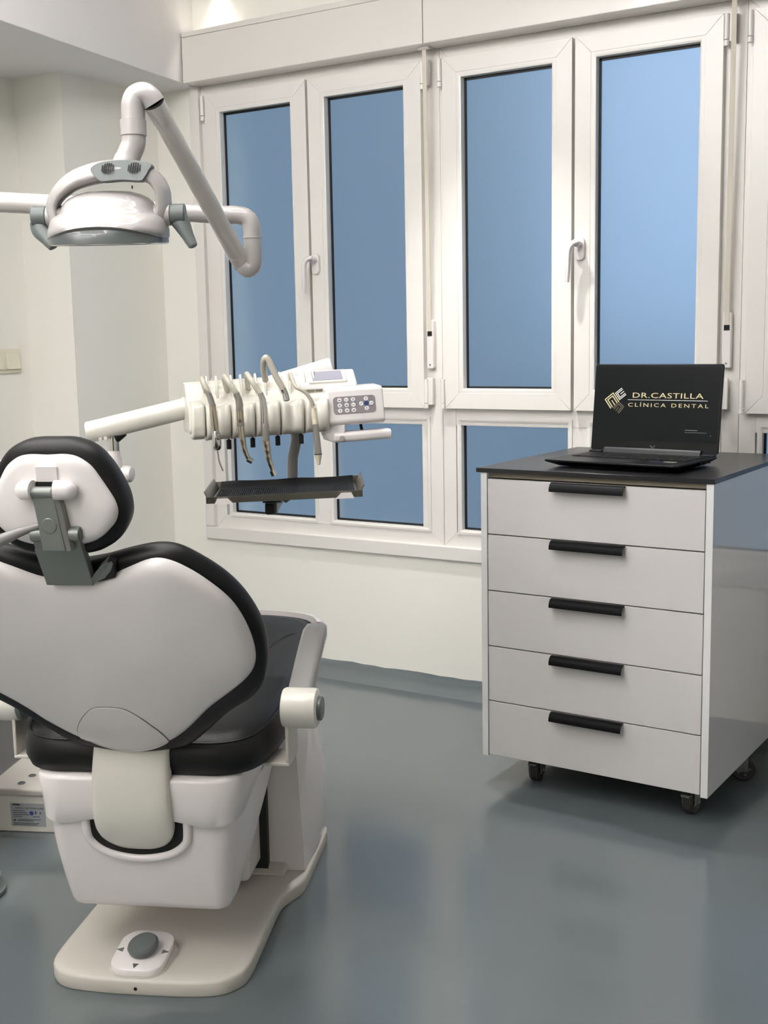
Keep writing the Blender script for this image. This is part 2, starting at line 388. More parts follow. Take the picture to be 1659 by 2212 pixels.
# ================================================================== ROLLING CABINET  (local x right, y into the room's wall, z up)
CW, CD = .643, .655
ca = -.029
fr = Vector((-.837, 2.867, 0)); ux = Vector((math.cos(ca), math.sin(ca), 0)); uy = Vector((-math.sin(ca), math.cos(ca), 0))
cab = empty('rolling_cabinet', fr - ux * CW / 2 + uy * CD / 2, ca)
tag(cab, 'white five-drawer rolling cabinet with black top under the laptop', 'cabinet')
hx, hy = CW / 2, CD / 2
part('side_panel', 'laminate_side', cab, lambda m: m.box(hx - .018, hx, -hy + .001, hy, .083, .8815), bevel=.0006, seg=1)
part('side_panel', 'laminate_side', cab, lambda m: m.box(-hx, -hx + .018, -hy + .001, hy, .083, .8815), bevel=.0006, seg=1)
for s_ in (-1, 1):
    x_ = s_ * (hx - .009)
    part('edge_band', 'laminate_edge', cab, lambda m: m.box(x_ - .009, x_ + .009, -hy, -hy + .0012, .083, .8815))
part('bottom_board', 'board_brown', cab, lambda m: m.box(-hx + .0185, hx - .0185, -hy + .02, hy, .0835, .095))
part('back_board', 'board_brown', cab, lambda m: m.box(-hx + .0185, hx - .0185, hy - .012, hy, .0955, .88))
part('top_rail', 'board_brown', cab, lambda m: m.box(-hx + .0185, hx - .0185, -hy + .012, -hy + .08, .868, .8805))
part('worktop', 'top_black', cab, lambda m: m.box(-hx - .013, hx + .003, -hy - .004, hy + .004, .882, .894), bevel=.0008, seg=1)
zs = [.087, .2438, .4, .5565, .7128, .866]
for i in range(5):
    z0, z1 = zs[i] + .0015, zs[i + 1] - .0015
    d = part('drawer', 'laminate_front', cab, lambda m: m.box(-hx + .0205, hx - .0205, -hy + .001, -hy + .018, z0, z1), bevel=.0008, seg=1)
    # lip pull: flat tongue over the drawer edge, then a quarter-round nose hanging down
    prof = [(-.0005, .0005), (-.008, .0012), (-.017, -.003), (-.0225, -.012), (-.0235, -.022), (-.0215, -.022), (-.020, -.013), (-.0155, -.005), (-.008, -.0015), (-.0005, -.0018)]
    part('handle', 'handle_black', d, lambda m: m.prism(prof, lambda u, v, h: (h, -hy + .001 + u, z1 + v), hx - .43, hx - .226), smooth=50)
def caster(x, y, rz):
    c = empty('caster', (x, y, 0), 0); bpy.data.objects.remove(c)
    rot = Matrix.Rotation(rz, 4, 'Z'); T = lambda p: tuple(rot @ Vector(p) + Vector((x, y, 0)))
    rw, hw = .034, .0135; cy_ = .014; cz = rw
    def xf(m): m.v = [T(v) for v in m.v]
    k = MB(); k.box(-.024, .024, -.022, .03, .0795, .0825); k.box(-.019, -.0165, -.006, .026, .028, .08); k.box(.0165, .019, -.006, .026, .028, .08); k.cyl((-.023, cy_, cz), (.023, cy_, cz), .005, 10); k.box(-.012, .012, -.03, -.012, .055, .062); xf(k)
    f = k.build('caster', 'metal_grey', cab, bevel=.0006, seg=1)
    k = MB(); k.lathe([(rw - .009, -hw), (rw - .003, -hw), (rw, -hw + .003), (rw, -.007), (rw - .0012, -.006), (rw, -.005), (rw, -.0007), (rw - .0012, 0), (rw, .0007), (rw, .005), (rw - .0012, .006), (rw, .007), (rw, hw - .003), (rw - .003, hw), (rw - .009, hw)], (0, cy_, cz), 'x', 32); xf(k)
    k.build('tyre', 'wheel_tread', f, smooth=30)
    k = MB(); k.lathe([(.002, -hw - .001), (.008, -hw - .001), (.009, -hw + .002), (rw - .011, -hw + .002), (rw - .008, -hw - .0006), (rw - .008, hw + .0006), (rw - .011, hw - .002), (.009, hw - .002), (.008, hw + .001), (.002, hw + .001)], (0, cy_, cz), 'x', 24)
    for q in range(5): a = R(72 * q); k.cyl((hw - .003, cy_ + .0165 * math.cos(a), cz + .0165 * math.sin(a)), (hw + .0005, cy_ + .0165 * math.cos(a), cz + .0165 * math.sin(a)), .004, 8)
    xf(k); k.build('wheel_rim', 'wheel_rim', f, smooth=40)
    return f
caster(-.198, -hy + .083, R(6)); caster(.250, -hy + .076, R(-4)); caster(hx - .040, -hy + .389, R(-70)); caster(-.25, hy - .12, R(40))

# ================================================================== LAPTOP
lap = empty('laptop', (-1.126, 3.078, .894), R(-6.0))
tag(lap, 'open black laptop showing a gold clinic logo on the black cabinet top', 'laptop')
LW, LD = .19, .135                                     # half sizes
part('base', 'laptop_black', lap, lambda m: m.loft([[(x, y, .003) for x, y in rrect(0, .008, LW - .02, LD - .03, .01)], [(x, y, .0165) for x, y in rrect(0, 0, LW, LD, .008)], [(x, y, .0215) for x, y in rrect(0, 0, LW, LD, .008)]]), bevel=.0012)
part('rubber_foot', 'rubber_black', lap, lambda m: [m.box(-.14, .14, -.085, -.075, 0, .004), m.box(-.14, .14, .085, .095, 0, .004)])
kb = part('keyboard', 'dark_gap', lap, lambda m: m.box(-.168, .168, -.012, .1, .0214, .0219), smooth=0)
def keys(m):
    for r_ in range(6):
        y = .09 - r_ * .0187; n = 18
        for c_ in range(n):
            x = -.166 + c_ * .0186
            if r_ == 5 and 4 <= c_ <= 8:
                if c_ == 4: m.box(x, x + .0186 * 5 - .003, y - .015, y, .0218, .0236)
                continue
            m.box(x, x + .0156, y - .015, y, .0218, .0236)
tag(part('keys', 'laptop_key', kb, keys, smooth=0), kind='stuff')
part('touchpad', 'laptop_hinge', lap, lambda m: m.box(-.075, .05, -.115, -.03, .0214, .0218))
part('front_notch', 'laptop_hinge', lap, lambda m: m.box(-.062, .048, -LD - .0006, -LD + .004, .0185, .0218))
part('sticker', 'sticker_blue', lap, lambda m: m.box(.085, .112, -.06, -.047, .0214, .0219)); part('sticker', 'sticker_silver', lap, lambda m: m.box(.122, .155, -.06, -.047, .0214, .0219))
part('ports', 'dark_gap', lap, lambda m: [m.box(LW - .001, LW + .0004, y, y + .014, .009, .0155) for y in (.02, .045, .07)])
part('hinge', 'laptop_hinge', lap, lambda m: m.prism([(LD - .016, .021), (LD + .004, .021), (LD + .006, .034), (LD - .006, .036), (LD - .012, .03)], lambda u, v, h: (h, u, v), -.145, .145), bevel=.001)
for x0_ in (-.186, .148): part('back_deck', 'laptop_hinge', lap, lambda m: m.box(x0_, x0_ + .038, LD - .02, LD - .001, .0214, .026), bevel=.001)
# lid: tilted a little back;   point on the lid = pivot + (u, t*v, w)
TL = R(7); piv = Vector((0, LD - .002, .026))
LX = lambda u, v, h: (piv.x + u, piv.y + math.sin(TL) * v - math.cos(TL) * (h - .0), piv.z + math.cos(TL) * v + math.sin(TL) * (h - .0) * -1)
HL = .243
lid = part('lid', 'laptop_black', lap, lambda m: m.prism(rrect(0, HL / 2, LW, HL / 2, .006), LX, -.008, 0), bevel=.001)
part('display', 'screen_dark', lid, lambda m: m.prism(rrect(0, HL / 2 + .012, LW - .006, HL / 2 - .0185, .002), LX, 0, .0004))
part('logo_mark', 'logo_grey', lid, lambda m: m.prism([(-.009, .018), (-.0045, .018), (0, .0125), (.0045, .018), (.009, .018), (0, .008)], LX, 0, .0005))
DX = lambda h: (lambda x0, y0, sc_=1.0: (lambda u, v, w_: LX(x0 + u, y0 + v, h + w_)))
m_, w_ = text_mb('DR.CASTILLA', .0205, lambda u, v, z: LX(-.072 + u, .150 + v, .0006 + z), .0001, 1.06, 1.66); m_.build('screen_title', 'screen_gold', lid, smooth=0)
m_, w_ = text_mb('CLÍNICA DENTAL', .0150, lambda u, v, z: LX(-.083 + u, .125 + v, .0006 + z), .0001, 1.36, 1.55); m_.build('screen_subtitle', 'screen_gold', lid, smooth=0)
part('screen_rule', 'screen_silver', lid, lambda m: m.prism([(-.084, .1435), (.152, .1435), (.152, .1447), (-.084, .1447)], LX, .0005, .0007), smooth=0)
def chev(m, cx, cy, size, rot, n=3):
    """nested square brackets forming one petal of the emblem"""
    c, s_ = math.cos(rot), math.sin(rot)
    for k in range(n):
        a = size * (1 - k * .36); t = size * .17; y1 = a
        for q in ([(-a / 1, a - t), (a / 1, a - t), (a, a), (-a, a)], [(-a, -size), (-a + t, -size), (-a + t, a), (-a, a)], [(a - t, -size), (a, -size), (a, a), (a - t, a)])[:3 if k < 2 else 0]:
            m.prism([(cx + c * u - s_ * v, cy + s_ * u + c * v) for u, v in q], LX, .0005, .0008)
        if k == 2: m.prism([(cx + c * u - s_ * v, cy + s_ * u + c * v) for u, v in ((-t * .5, -size), (t * .5, -size), (t * .5, a * .2), (-t * .5, a * .2))], LX, .0005, .0008)
part('screen_emblem', 'screen_gold', lid, lambda m: chev(m, -.133, .141, .0165, R(38)), smooth=0)
part('screen_emblem', 'screen_silver', lid, lambda m: chev(m, -.107, .160, .0125, R(128)), smooth=0)
part('screen_emblem', 'screen_bronze', lid, lambda m: chev(m, -.111, .122, .0125, R(-38)), smooth=0)
part('screen_caption', 'screen_dim', lid, lambda m: [m.prism([(x0, y), (x1, y), (x1, y + h), (x0, y + h)], LX, .0005, .0007) for x0, x1, y, h in ((.092, .128, .0625, .0022), (.092, .155, .057, .0012), (.165, .1675, .049, .0025))], smooth=0)

# ================================================================== DENTAL CHAIR  (local y runs from the head end towards the feet)
CH = empty('dental_chair', (-1.5525, 1.5692, 0), R(24))
tag(CH, 'white dental chair with black upholstery, seen from behind its backrest', 'dental chair')
half = [(0, 0), (.08, .002), (.15, .012), (.185, .04), (.2, .085), (.2, .22), (.2, .36), (.214, .41), (.233, .465), (.235, .6), (.235, .73), (.225, .765), (.19, .775), (0, .775)]
pl = smooth2(half + [(-u, v) for u, v in reversed(half[1:-1])], 4)
pc = (0, .36)
def plate(m):
    rings = []
    for d, z in ((-.002, 0), (0, .003), (0, .0255), (-.0015, .0295), (-.006, .0325), (-.03, .034), (-.08, .036)):
        rings.append([(pc[0] + (u - pc[0]) * (1 + d / max(.15, math.hypot(u - pc[0], v - pc[1]))), pc[1] + (v - pc[1]) * (1 + d / max(.15, math.hypot(u - pc[0], v - pc[1]))), z) for u, v in pl])
    m.loft(rings)
bp_ = part('base_plate', 'plastic_warm', CH, plate, smooth=60)
part('screw', 'dark_gap', bp_, lambda m: m.lathe([(.0035, 0), (.0035, -.004)], (-.006, .003, .014), 'y', 10))
part('raised_deck', 'plastic_warm', bp_, lambda m: m.loft([[(.19 * s_, y, z) for s_, y, z in ((-1, .46, .034), (1, .46, .034), (1, .76, .034), (-1, .76, .034))], [(.185 * s_, y, z) for s_, y, z in ((-1, .515, .062), (1, .515, .062), (1, .76, .062), (-1, .76, .062))]]), bevel=.008, seg=3)
# foot joystick
fj = part('foot_joystick', 'plastic_warm', CH, lambda m: m.loft([[(x, y, z + (y - .07) * .16) for x, y in rrect(-.012, .068, hx_, hy_, rr_)] for hx_, hy_, rr_, z in ((.062, .066, .038, .03), (.060, .065, .038, .036), (.057, .0635, .036, .042), (.055, .062, .034, .045), (.055, .062, .034, .047))]), smooth=50)
part('cover_plate', 'plastic_white', fj, lambda m: m.loft([[(x, y, z + (y - .07) * .16) for x, y in rrect(-.012, .068, hx_, hy_, .034)] for hx_, hy_, z in ((.054, .061, .046), (.054, .061, .056), (.051, .058, .059))]), smooth=50)
knob = part('joystick', 'plastic_grey', fj, lambda m: [m.cyl((-.01, .07, .055), (-.008, .068, .072), .012, 12), m.lathe([(.024, .0), (.030, .003), (.031, .011), (.028, .0155), (.0, .0165)], (0, 0, 0), 'z', 32)] and None)
for v in knob.data.vertices: pass
kmb = MB(); kmb.lathe([(.024, .0), (.030, .003), (.031, .011), (.028, .0155), (.001, .0168)], (0, 0, 0), 'z', 32)
M4 = Matrix.Translation((-.008, .064, .063)) @ Matrix.Rotation(R(14), 4, 'X') @ Matrix.Rotation(R(-8), 4, 'Y')
kmb.v = [tuple(M4 @ Vector(v)) for v in kmb.v]; bpy.data.objects.remove(knob); kmb.build('joystick', 'plastic_grey', fj, smooth=35)
part('joystick_stem', 'plastic_grey', fj, lambda m: m.cyl((-.01, .066, .055), (-.008, .064, .066), .013, 14))
def arrows(m, k3):
    zf = lambda y: .0595 + (y - .07) * .16
    for cx, cy, a in (((-.012, .0195, -90), (-.056, .064, 180), (.034, .064, 0))[k3],):
        q = [(.008, 0), (-.005, .006), (-.005, -.006)]; c, s_ = math.cos(R(a)), math.sin(R(a))
        P_ = [(cx + c * u - s_ * v, cy + s_ * u + c * v) for u, v in q]
        m.loft([[(u, v, zf(v) - .001) for u, v in P_], [(u, v, zf(v) + .0004) for u, v in P_]])
for k3 in range(3): part('arrow_mark', 'plastic_grey', fj, lambda m: arrows(m, k3), smooth=0)
# pedestal behind
def ped(m):
    rings = []
    for z, wx, y0, y1 in ((.035, .228, .497, .77), (.12, .2245, .499, .785), (.2, .22, .50, .79), (.3, .214, .505, .77), (.36, .209, .51, .74), (.395, .2, .52, .71)):
        bul = .02 * math.sin(math.pi * min(1, max(0, (z - .03) / .36)))
        ring = [(-wx, y0, z), (0, y0, z), (wx, y0, z)]
        for i in range(1, 8): t = i / 8; ring.append((wx + bul * math.sin(math.pi * t * .9), y0 + (y1 - y0) * t, z))
        ring += [(wx, y1, z), (-wx, y1, z)]
        for i in range(7, 0, -1): t = i / 8; ring.append((-wx - bul * math.sin(math.pi * t * .9), y0 + (y1 - y0) * t, z))
        rings.append(ring)
    m.loft(rings)
part('pedestal', 'plastic_white', CH, ped, smooth=38)
part('lift_link', 'plastic_white', CH, lambda m: [m.box(-.12, .128, .37, .49, .06, .33)], bevel=.012, seg=3)
part('lift_shadow_gap', 'rubber_black', CH, lambda m: m.box(-.145, .145, .478, .499, .045, .40))
# rear housing and skirt
def rr_ring(wx, y0, y1, r_, z): return [(x, y, z) for x, y in rrect(0, (y0 + y1) / 2, wx, (y1 - y0) / 2, min(r_, (y1 - y0) / 2 - .002), 7)]
part('rear_housing', 'plastic_white', CH, lambda m: m.loft([rr_ring(.138, .106, .14, .012, .138), rr_ring(.152, .088, .155, .02, .1395), rr_ring(.161, .078, .168, .026, .146), rr_ring(.165, .073, .18, .03, .157), rr_ring(.172, .061, .25, .034, .2), rr_ring(.179, .047, .33, .036, .26), rr_ring(.184, .039, .40, .038, .31), rr_ring(.187, .034, .45, .04, .355)]), smooth=60)
def skirt(m):
    base = rrect(0, .265, .196, .242, .055, 7)
    # densify
    P_ = []
    for i in range(len(base)):
        a, b_ = base[i], base[(i + 1) % len(base)]; n = max(1, int(math.hypot(b_[0] - a[0], b_[1] - a[1]) / .015))
        P_ += [(a[0] + (b_[0] - a[0]) * t / n, a[1] + (b_[1] - a[1]) * t / n) for t in range(n)]
    def zl(x, y): return .343 + .012 * math.exp(-(x / .06) ** 2) - .010 * math.exp(-((abs(x) - .15) / .05) ** 2) + max(0, (y - .1)) * .22
    def sc_(p, k): return (p[0] * (1 + k / .2), .265 + (p[1] - .265) * (1 + k / .242))
    rings = [[(*sc_(p, -.014), zl(*p) + .012) for p in P_], [(*sc_(p, -.004), zl(*p) + .001) for p in P_], [(*sc_(p, .001), zl(*p) + .004) for p in P_], [(*sc_(p, .003), zl(*p) * .5 + .21) for p in P_], [(*sc_(p, .008), .425 + max(0, p[1] - .2) * .1) for p in P_], [(*sc_(p, .004), .432 + max(0, p[1] - .2) * .1) for p in P_]]
    m.loft(rings)
part('seat_skirt', 'plastic_white', CH, skirt, smooth=60)
# slot where the back link enters the housing
U = [(-.092, .352)] + [(.092 * math.cos(R(a)) * (1 if True else 1), .311 + .044 * math.sin(R(a))) for a in range(180, 361, 12)] + [(.092, .352)]
part('link_slot', 'dark_gap', CH, lambda m: m.prism(U, lambda u, v, h: (u, .0335 + (0.355 - v) * .13 + h, v), -.0025, .012), smooth=0)
part('slot_lip', 'plastic_white', CH, lambda m: m.tube(smooth_path([(-.1, .033, .36), (-.101, .036, .325), (-.094, .040, .295), (-.06, .0435, .271), (0, .045, .261), (.06, .0435, .271), (.094, .040, .295), (.101, .036, .325), (.1, .033, .36)], 5), .009, 10), smooth=60)
# curved back link
lp = smooth_path([(0, .03, .535), (0, .010, .485), (0, -.002, .441), (0, -.006, .387), (0, .003, .342), (0, .024, .300), (0, .05, .272)], 5)
def link(m):
    rings = []
    for i, p in enumerate(lp):
        t = (lp[min(i + 1, len(lp) - 1)] - lp[max(i - 1, 0)]).normalized(); nrm = Vector((0, -t.z, t.y)) * -1      # towards the rear
        if nrm.y > 0: nrm = -nrm
        f_ = i / (len(lp) - 1); hw = (.073 + .006 * f_) * (1 if f_ < .70 else max(.25, math.sqrt(max(0, 1 - ((f_ - .70) / .31) ** 2))))
        sec = []
        for j in range(15):
            a = math.pi * j / 14; cxx = math.cos(a); sec.append((hw * math.copysign(abs(cxx) ** .62, cxx), .018 * (math.sin(a) ** .7 - 1)))
        ring = [p + Vector((x, 0, 0)) + nrm * d for x, d in sec] + [p + Vector((-hw, 0, 0)) - nrm * .035, p + Vector((hw, 0, 0)) - nrm * .035]
        rings.append(ring)
    m.loft(rings)
part('back_link', 'plastic_cream', CH, link, smooth=55)
# seat cushion
sh = [(0, .03), (.10, .028), (.172, .030), (.222, .058), (.247, .12), (.256, .22), (.257, .4), (.25, .56), (.236, .67), (.205, .735), (.12, .765), (0, .77)]
so_ = smooth2(sh + [(-u, v) for u, v in reversed(sh[1:-1])], 4)
sc0 = (0, .37)
def seat(m):
    rings = []
    for k, h, tl in ((.9, 0, 0), (.975, .006, .1), (1.0, .025, .3), (1.0, .048, .7), (.985, .062, .9), (.972, .066, 1), (.967, .064, 1), (.95, .071, 1), (.88, .079, 1), (.7, .078, 1), (.45, .070, 1), (.15, .066, 1)):
        rings.append([(sc0[0] + (u - sc0[0]) * k, sc0[1] + (v - sc0[1]) * k, .428 + h + tl * .105 * max(0, sc0[1] + (v - sc0[1]) * k) + .02 * (1 - tl) * v) for u, v in so_])
    m.loft(rings)
part('seat_cushion', 'leather_black', CH, seat, smooth=70)
part('seat_piping', 'leather_black', CH, lambda m: m.tube([(sc0[0] + (u - sc0[0]) * .972, sc0[1] + (v - sc0[1]) * .972, .428 + .0665 + .105 * max(0, sc0[1] + (v - sc0[1]) * .972)) for u, v in so_] + [(so_[0][0], sc0[1] + (so_[0][1] - sc0[1]) * .972, .4945)], .0022, 6))
for s_ in (-1, 1):
    sp_ = smooth_path([(s_ * x, y, .428 + zz + .105 * y) for x, y, zz in ((.128, .05, .0735), (.131, .14, .0725), (.133, .25, .0715), (.139, .40, .0725), (.149, .477, .0745), (.165, .55, .077), (.19, .60, .0785), (.222, .622, .074))], 5)
    part('seat_seam', 'leather_black', CH, lambda m: m.tube(sp_, .0022, 6))
# legrest shell: white bumper round the far end
far = [(u, v) for u, v in so_ if v > .685 and u > -.3]
far.sort(key=lambda p: math.atan2(p[0], p[1] - .5))
def bumper(m):
    rings = []
    for u, v in far:
        d = Vector((u - sc0[0], v - sc0[1])).normalized(); zt = .428 + .07 + .105 * v
        rings.append([(u + d.x * a, v + d.y * a, zt + z) for a, z in ((.002, -.05), (.024, -.058), (.036, -.035), (.034, -.012), (.022, .002), (.003, .006))])
    m.loft(rings)
part('legrest_shell', 'plastic_white', CH, bumper, smooth=60)

# backrest: frame (u across, v up the back, h behind)
tb = Vector((0, -.508, .861)); nb = Vector((0, .861, .508)); b0 = Vector((.010, 0, .47))
BK = lambda u, v, h: tuple(b0 + Vector((u, 0, 0)) + tb * v - nb * h)
sh_half = [(0, .452), (.05, .459), (.1, .482), (.14, .4985), (.172, .495), (.205, .473), (.235, .443), (.258, .41), (.272, .372), (.280, .327), (.280, .285), (.272, .253), (.255, .226), (.225, .195), (.172, .145), (.118, .08), (.08, .046), (.04, .025), (0, .018)]
shell_o = smooth2(sh_half + [(-u, v) for u, v in reversed(sh_half[1:-1])], 4)
SC = (0, .28)
sh_tab = [(0, -.012), (.004, -.003), (.010, .003), (.02, .007), (.04, .011), (.09, .017), (.14, .020), (.2, .022)]
def shell_h(u, v): return interp(edge_dist((u, v), shell_o), sh_tab) - .012 * max(0, .12 - v) / .1
part('back_shell', 'plastic_white', CH, lambda m: m.loft(dome(shell_o, SC, [1, .99, .975, .95, .92, .87, .8, .7, .58, .45, .32, .2, .1, .03], shell_h, BK, rim=[(-.012, -.022), (0, -.020)])), smooth=75)
dc_half = [(0, .176), (.028, .171), (.050, .150), (.068, .122), (.080, .092), (.083, .062), (.074, .045), (.04, .0265), (0, .0195)]
disc_o = smooth2(dc_half + [(-u, v) for u, v in reversed(dc_half[1:-1])], 4)
dcap = part('link_cover', 'plastic_white', CH, lambda m: m.loft(dome(disc_o, (0, .095), [.999, .985, .95, .85, .7, .5, .3, .1], lambda u, v: shell_h(u, v) + .0022, BK, rim=[(0, -.01)])), smooth=60)
part('cover_gap', 'plastic_grey', dcap, lambda m: m.loft(dome([(u * 1.018, .095 + (v - .095) * 1.012) for u, v in disc_o], (0, .095), [1, .96], lambda u, v: shell_h(u, v) + .0007, BK, rim=[(0, -.012)]), cap1=False), smooth=60)
pd_half = [(0, .474), (.05, .482), (.1, .498), (.145, .508), (.18, .503), (.215, .479), (.247, .448), (.271, .412), (.287, .371), (.296, .325), (.295, .277), (.290, .242), (.278, .2), (.254, .166), (.208, .128), (.15, .066), (.11, .03), (.05, .012), (0, .008)]
pad_o = smooth2(pd_half + [(-u, v) for u, v in reversed(pd_half[1:-1])], 4)
pad_tab = [(0, -.042), (.006, -.051), (.016, -.059), (.035, -.067), (.07, -.072), (.2, -.072)]
part('back_cushion', 'leather_black', CH, lambda m: m.loft(dome(pad_o, SC, [1, .985, .96, .92, .85, .7, .5, .3, .1], lambda u, v: interp(edge_dist((u, v), pad_o), pad_tab), BK, rim=[(-.03, -.010), (-.012, -.012), (-.003, -.018), (.0, -.026), (.001, -.034)])), smooth=75)

# headrest (u across, v up, h behind)
th_ = Vector((0, -.129, .992)); nh = Vector((0, .992, .129)); h0 = Vector((.006, -.28, .98))
HK = lambda u, v, h: tuple(h0 + Vector((u, 0, 0)) + th_ * v - nh * h)
hs_half = [(0, .099), (.026, .1), (.045, .097), (.06, .089), (.072, .078), (.083, .061), (.094, .042), (.103, .024), (.106, .006), (.101, -.01), (.09, -.023), (.078, -.034), (.06, -.044), (.035, -.05), (0, -.053)]
hs_o = smooth2(hs_half + [(-u, v) for u, v in reversed(hs_half[1:-1])], 3)
hs_tab = [(0, -.006), (.003, .002), (.008, .006), (.018, .009), (.05, .012), (.1, .013)]
hsh = part('headrest_shell', 'plastic_white', CH, lambda m: m.loft(dome(hs_o, (0, .025), [1, .98, .95, .9, .82, .7, .5, .3, .1], lambda u, v: interp(edge_dist((u, v), hs_o), hs_tab), HK, rim=[(-.01, -.012), (0, -.011)])), smooth=75)
hp_half = [(0, .118), (.03, .1175), (.053, .111), (.071, .1005), (.086, .084), (.098, .065), (.108, .044), (.1145, .024), (.116, .001), (.112, -.016), (.103, -.032), (.091, -.046), (.074, -.057), (.05, -.066), (0, -.07)]
hp_o = smooth2(hp_half + [(-u, v) for u, v in reversed(hp_half[1:-1])], 3)
hp_tab = [(0, -.05), (.006, -.062), (.016, -.071), (.03, -.076), (.08, -.078)]
part('headrest_cushion', 'leather_black', CH, lambda m: m.loft(dome(hp_o, (0, .025), [1, .97, .92, .85, .7, .5, .3, .1], lambda u, v: interp(edge_dist((u, v), hp_o), hp_tab), HK, rim=[(-.02, -.004), (-.008, -.006), (-.001, -.014), (.002, -.026), (.002, -.038)])), smooth=75)
part('recess_cover', 'plastic_white', hsh, lambda m: m.prism(rrect(.002, .071, .0175, .0125, .003), HK, .008, .0138), bevel=.0008)
part('recess', 'dark_gap', hsh, lambda m: m.prism([(-.018, .044), (.0185, .044), (.018, .0585), (-.0165, .0585)], HK, .008, .0142), smooth=0)
def knobcap(u0, u1):
    return lambda m: m.tube(smooth_path([HK(u0, .048, .022), HK(u0 + (u1 - u0) * .25, .048, .0225), HK(u0 + (u1 - u0) * .7, .047, .022), HK(u0 + (u1 - u0) * .93, .046, .02), HK(u1, .045, .018)], 4), [.0155] * 5 + [.0155] * 4 + [.0145] * 2 + [.0125, .0125, .011, .0095, .007, .004], 18)
def knob_tube(m, u0, u1):
    n = 14; P_ = []; rr = []
    for i in range(n + 1):
        t = i / n; P_.append(HK(u0 + (u1 - u0) * t, .0475 - .001 * t, .022 - .004 * t)); rr.append(.0158 * (1 - max(0, (t - .55) / .45) ** 2.2 * .62))
    m.tube(P_, rr, 18)
part('pivot_cap', 'plastic_white', hsh, lambda m: knob_tube(m, -.0185, -.047), smooth=60); part('pivot_cap', 'plastic_white', hsh, lambda m: knob_tube(m, .0165, .051), smooth=60)
# stem: two links with barrels
stem = part('headrest_stem', 'metal_grey', CH, lambda m: [m.loft([[HK(u, v, h) for u, h in ((-hw + o_, .016), (hw + o_, .016), (hw + o_, .029), (-hw + o_, .029))] for hw, o_, v in ((.0175, -.003, .043), (.0178, .001, .02), (.018, .004, -.01), (.0195, .0075, -.05))]), m.tube([HK(-.0205, .0435, .022), HK(.0145, .0435, .022)], .0098, 18)], bevel=.0015)
part('stem_side', 'arm_grey', stem, lambda m: m.loft([[HK(u, v, h) for u, h in ((hw + o_ + .0003, .010), (hw + o_ + .009, .010), (hw + o_ + .007, .0255), (hw + o_ + .0003, .028))] for hw, o_, v in ((.0175, -.003, .036), (.0178, .001, .02), (.018, .004, -.01), (.0195, .0075, -.05))]))
part('stem_button', 'metal_grey', stem, lambda m: m.tube([HK(.004, -.008, .024), HK(.004, -.008, .0302)], .0125, 24), bevel=.001)
def lower_plate(m):
    m.loft([[BK(u, v, h) for u, h in ((-.039, -.006), (.041, -.006), (.041, .010), (-.039, .010))] for v in (.458, .50, .535)])
    m.loft([[BK(u, v, h) for u, h in ((-.037, -.006), (-.017, -.006), (-.017, .010), (-.037, .010))] for v in (.534, .56)])
    m.loft([[BK(u, v, h) for u, h in ((.022, -.006), (.041, -.006), (.041, .010), (.022, .010))] for v in (.534, .56)])
    for a, b_ in ((-.037, -.0165), (.0215, .0435)):
        m.tube([BK(a, .562, .004), BK(b_, .562, .004)], .0125, 18)
part('mount_plate', 'metal_grey', CH, lower_plate, bevel=.001)
part('plate_screw', 'plastic_grey', CH, lambda m: m.tube([BK(.043, .562, .004), BK(.0452, .562, .004)], .008, 14))
part('lock_lever', 'metal_grey', CH, lambda m: m.loft([[BK(u + s_ * dx, v + s_ * .0, h + s_ * dh) for s_, dh in ((-1, 0), (1, 0), (1, -.002), (-1, -.002))] for u, v, h, dx, dh in ((.042, .462, .006, .003, 0), (.052, .474, .009, .011, 0), (.066, .492, .012, .012, 0), (.078, .508, .014, .008, 0), (.081, .513, .014, .003, 0))]), smooth=60)
part('lever_pocket', 'rubber_black', CH, lambda m: m.prism([(.044, .456), (.076, .466), (.080, .492), (.070, .499), (.046, .476)], BK, -.02, -.001), smooth=0)
part('tilt_lever', 'arm_grey', CH, lambda m: m.tube([HK(-.01, -.009, .018), HK(-.03, -.015, .02), HK(-.05, -.021, .024), HK(-.072, -.0295, .028), HK(-.1, -.04, .03)], [.005, .0055, .0075, .0095, .0105], 14, flat=.7), smooth=60)

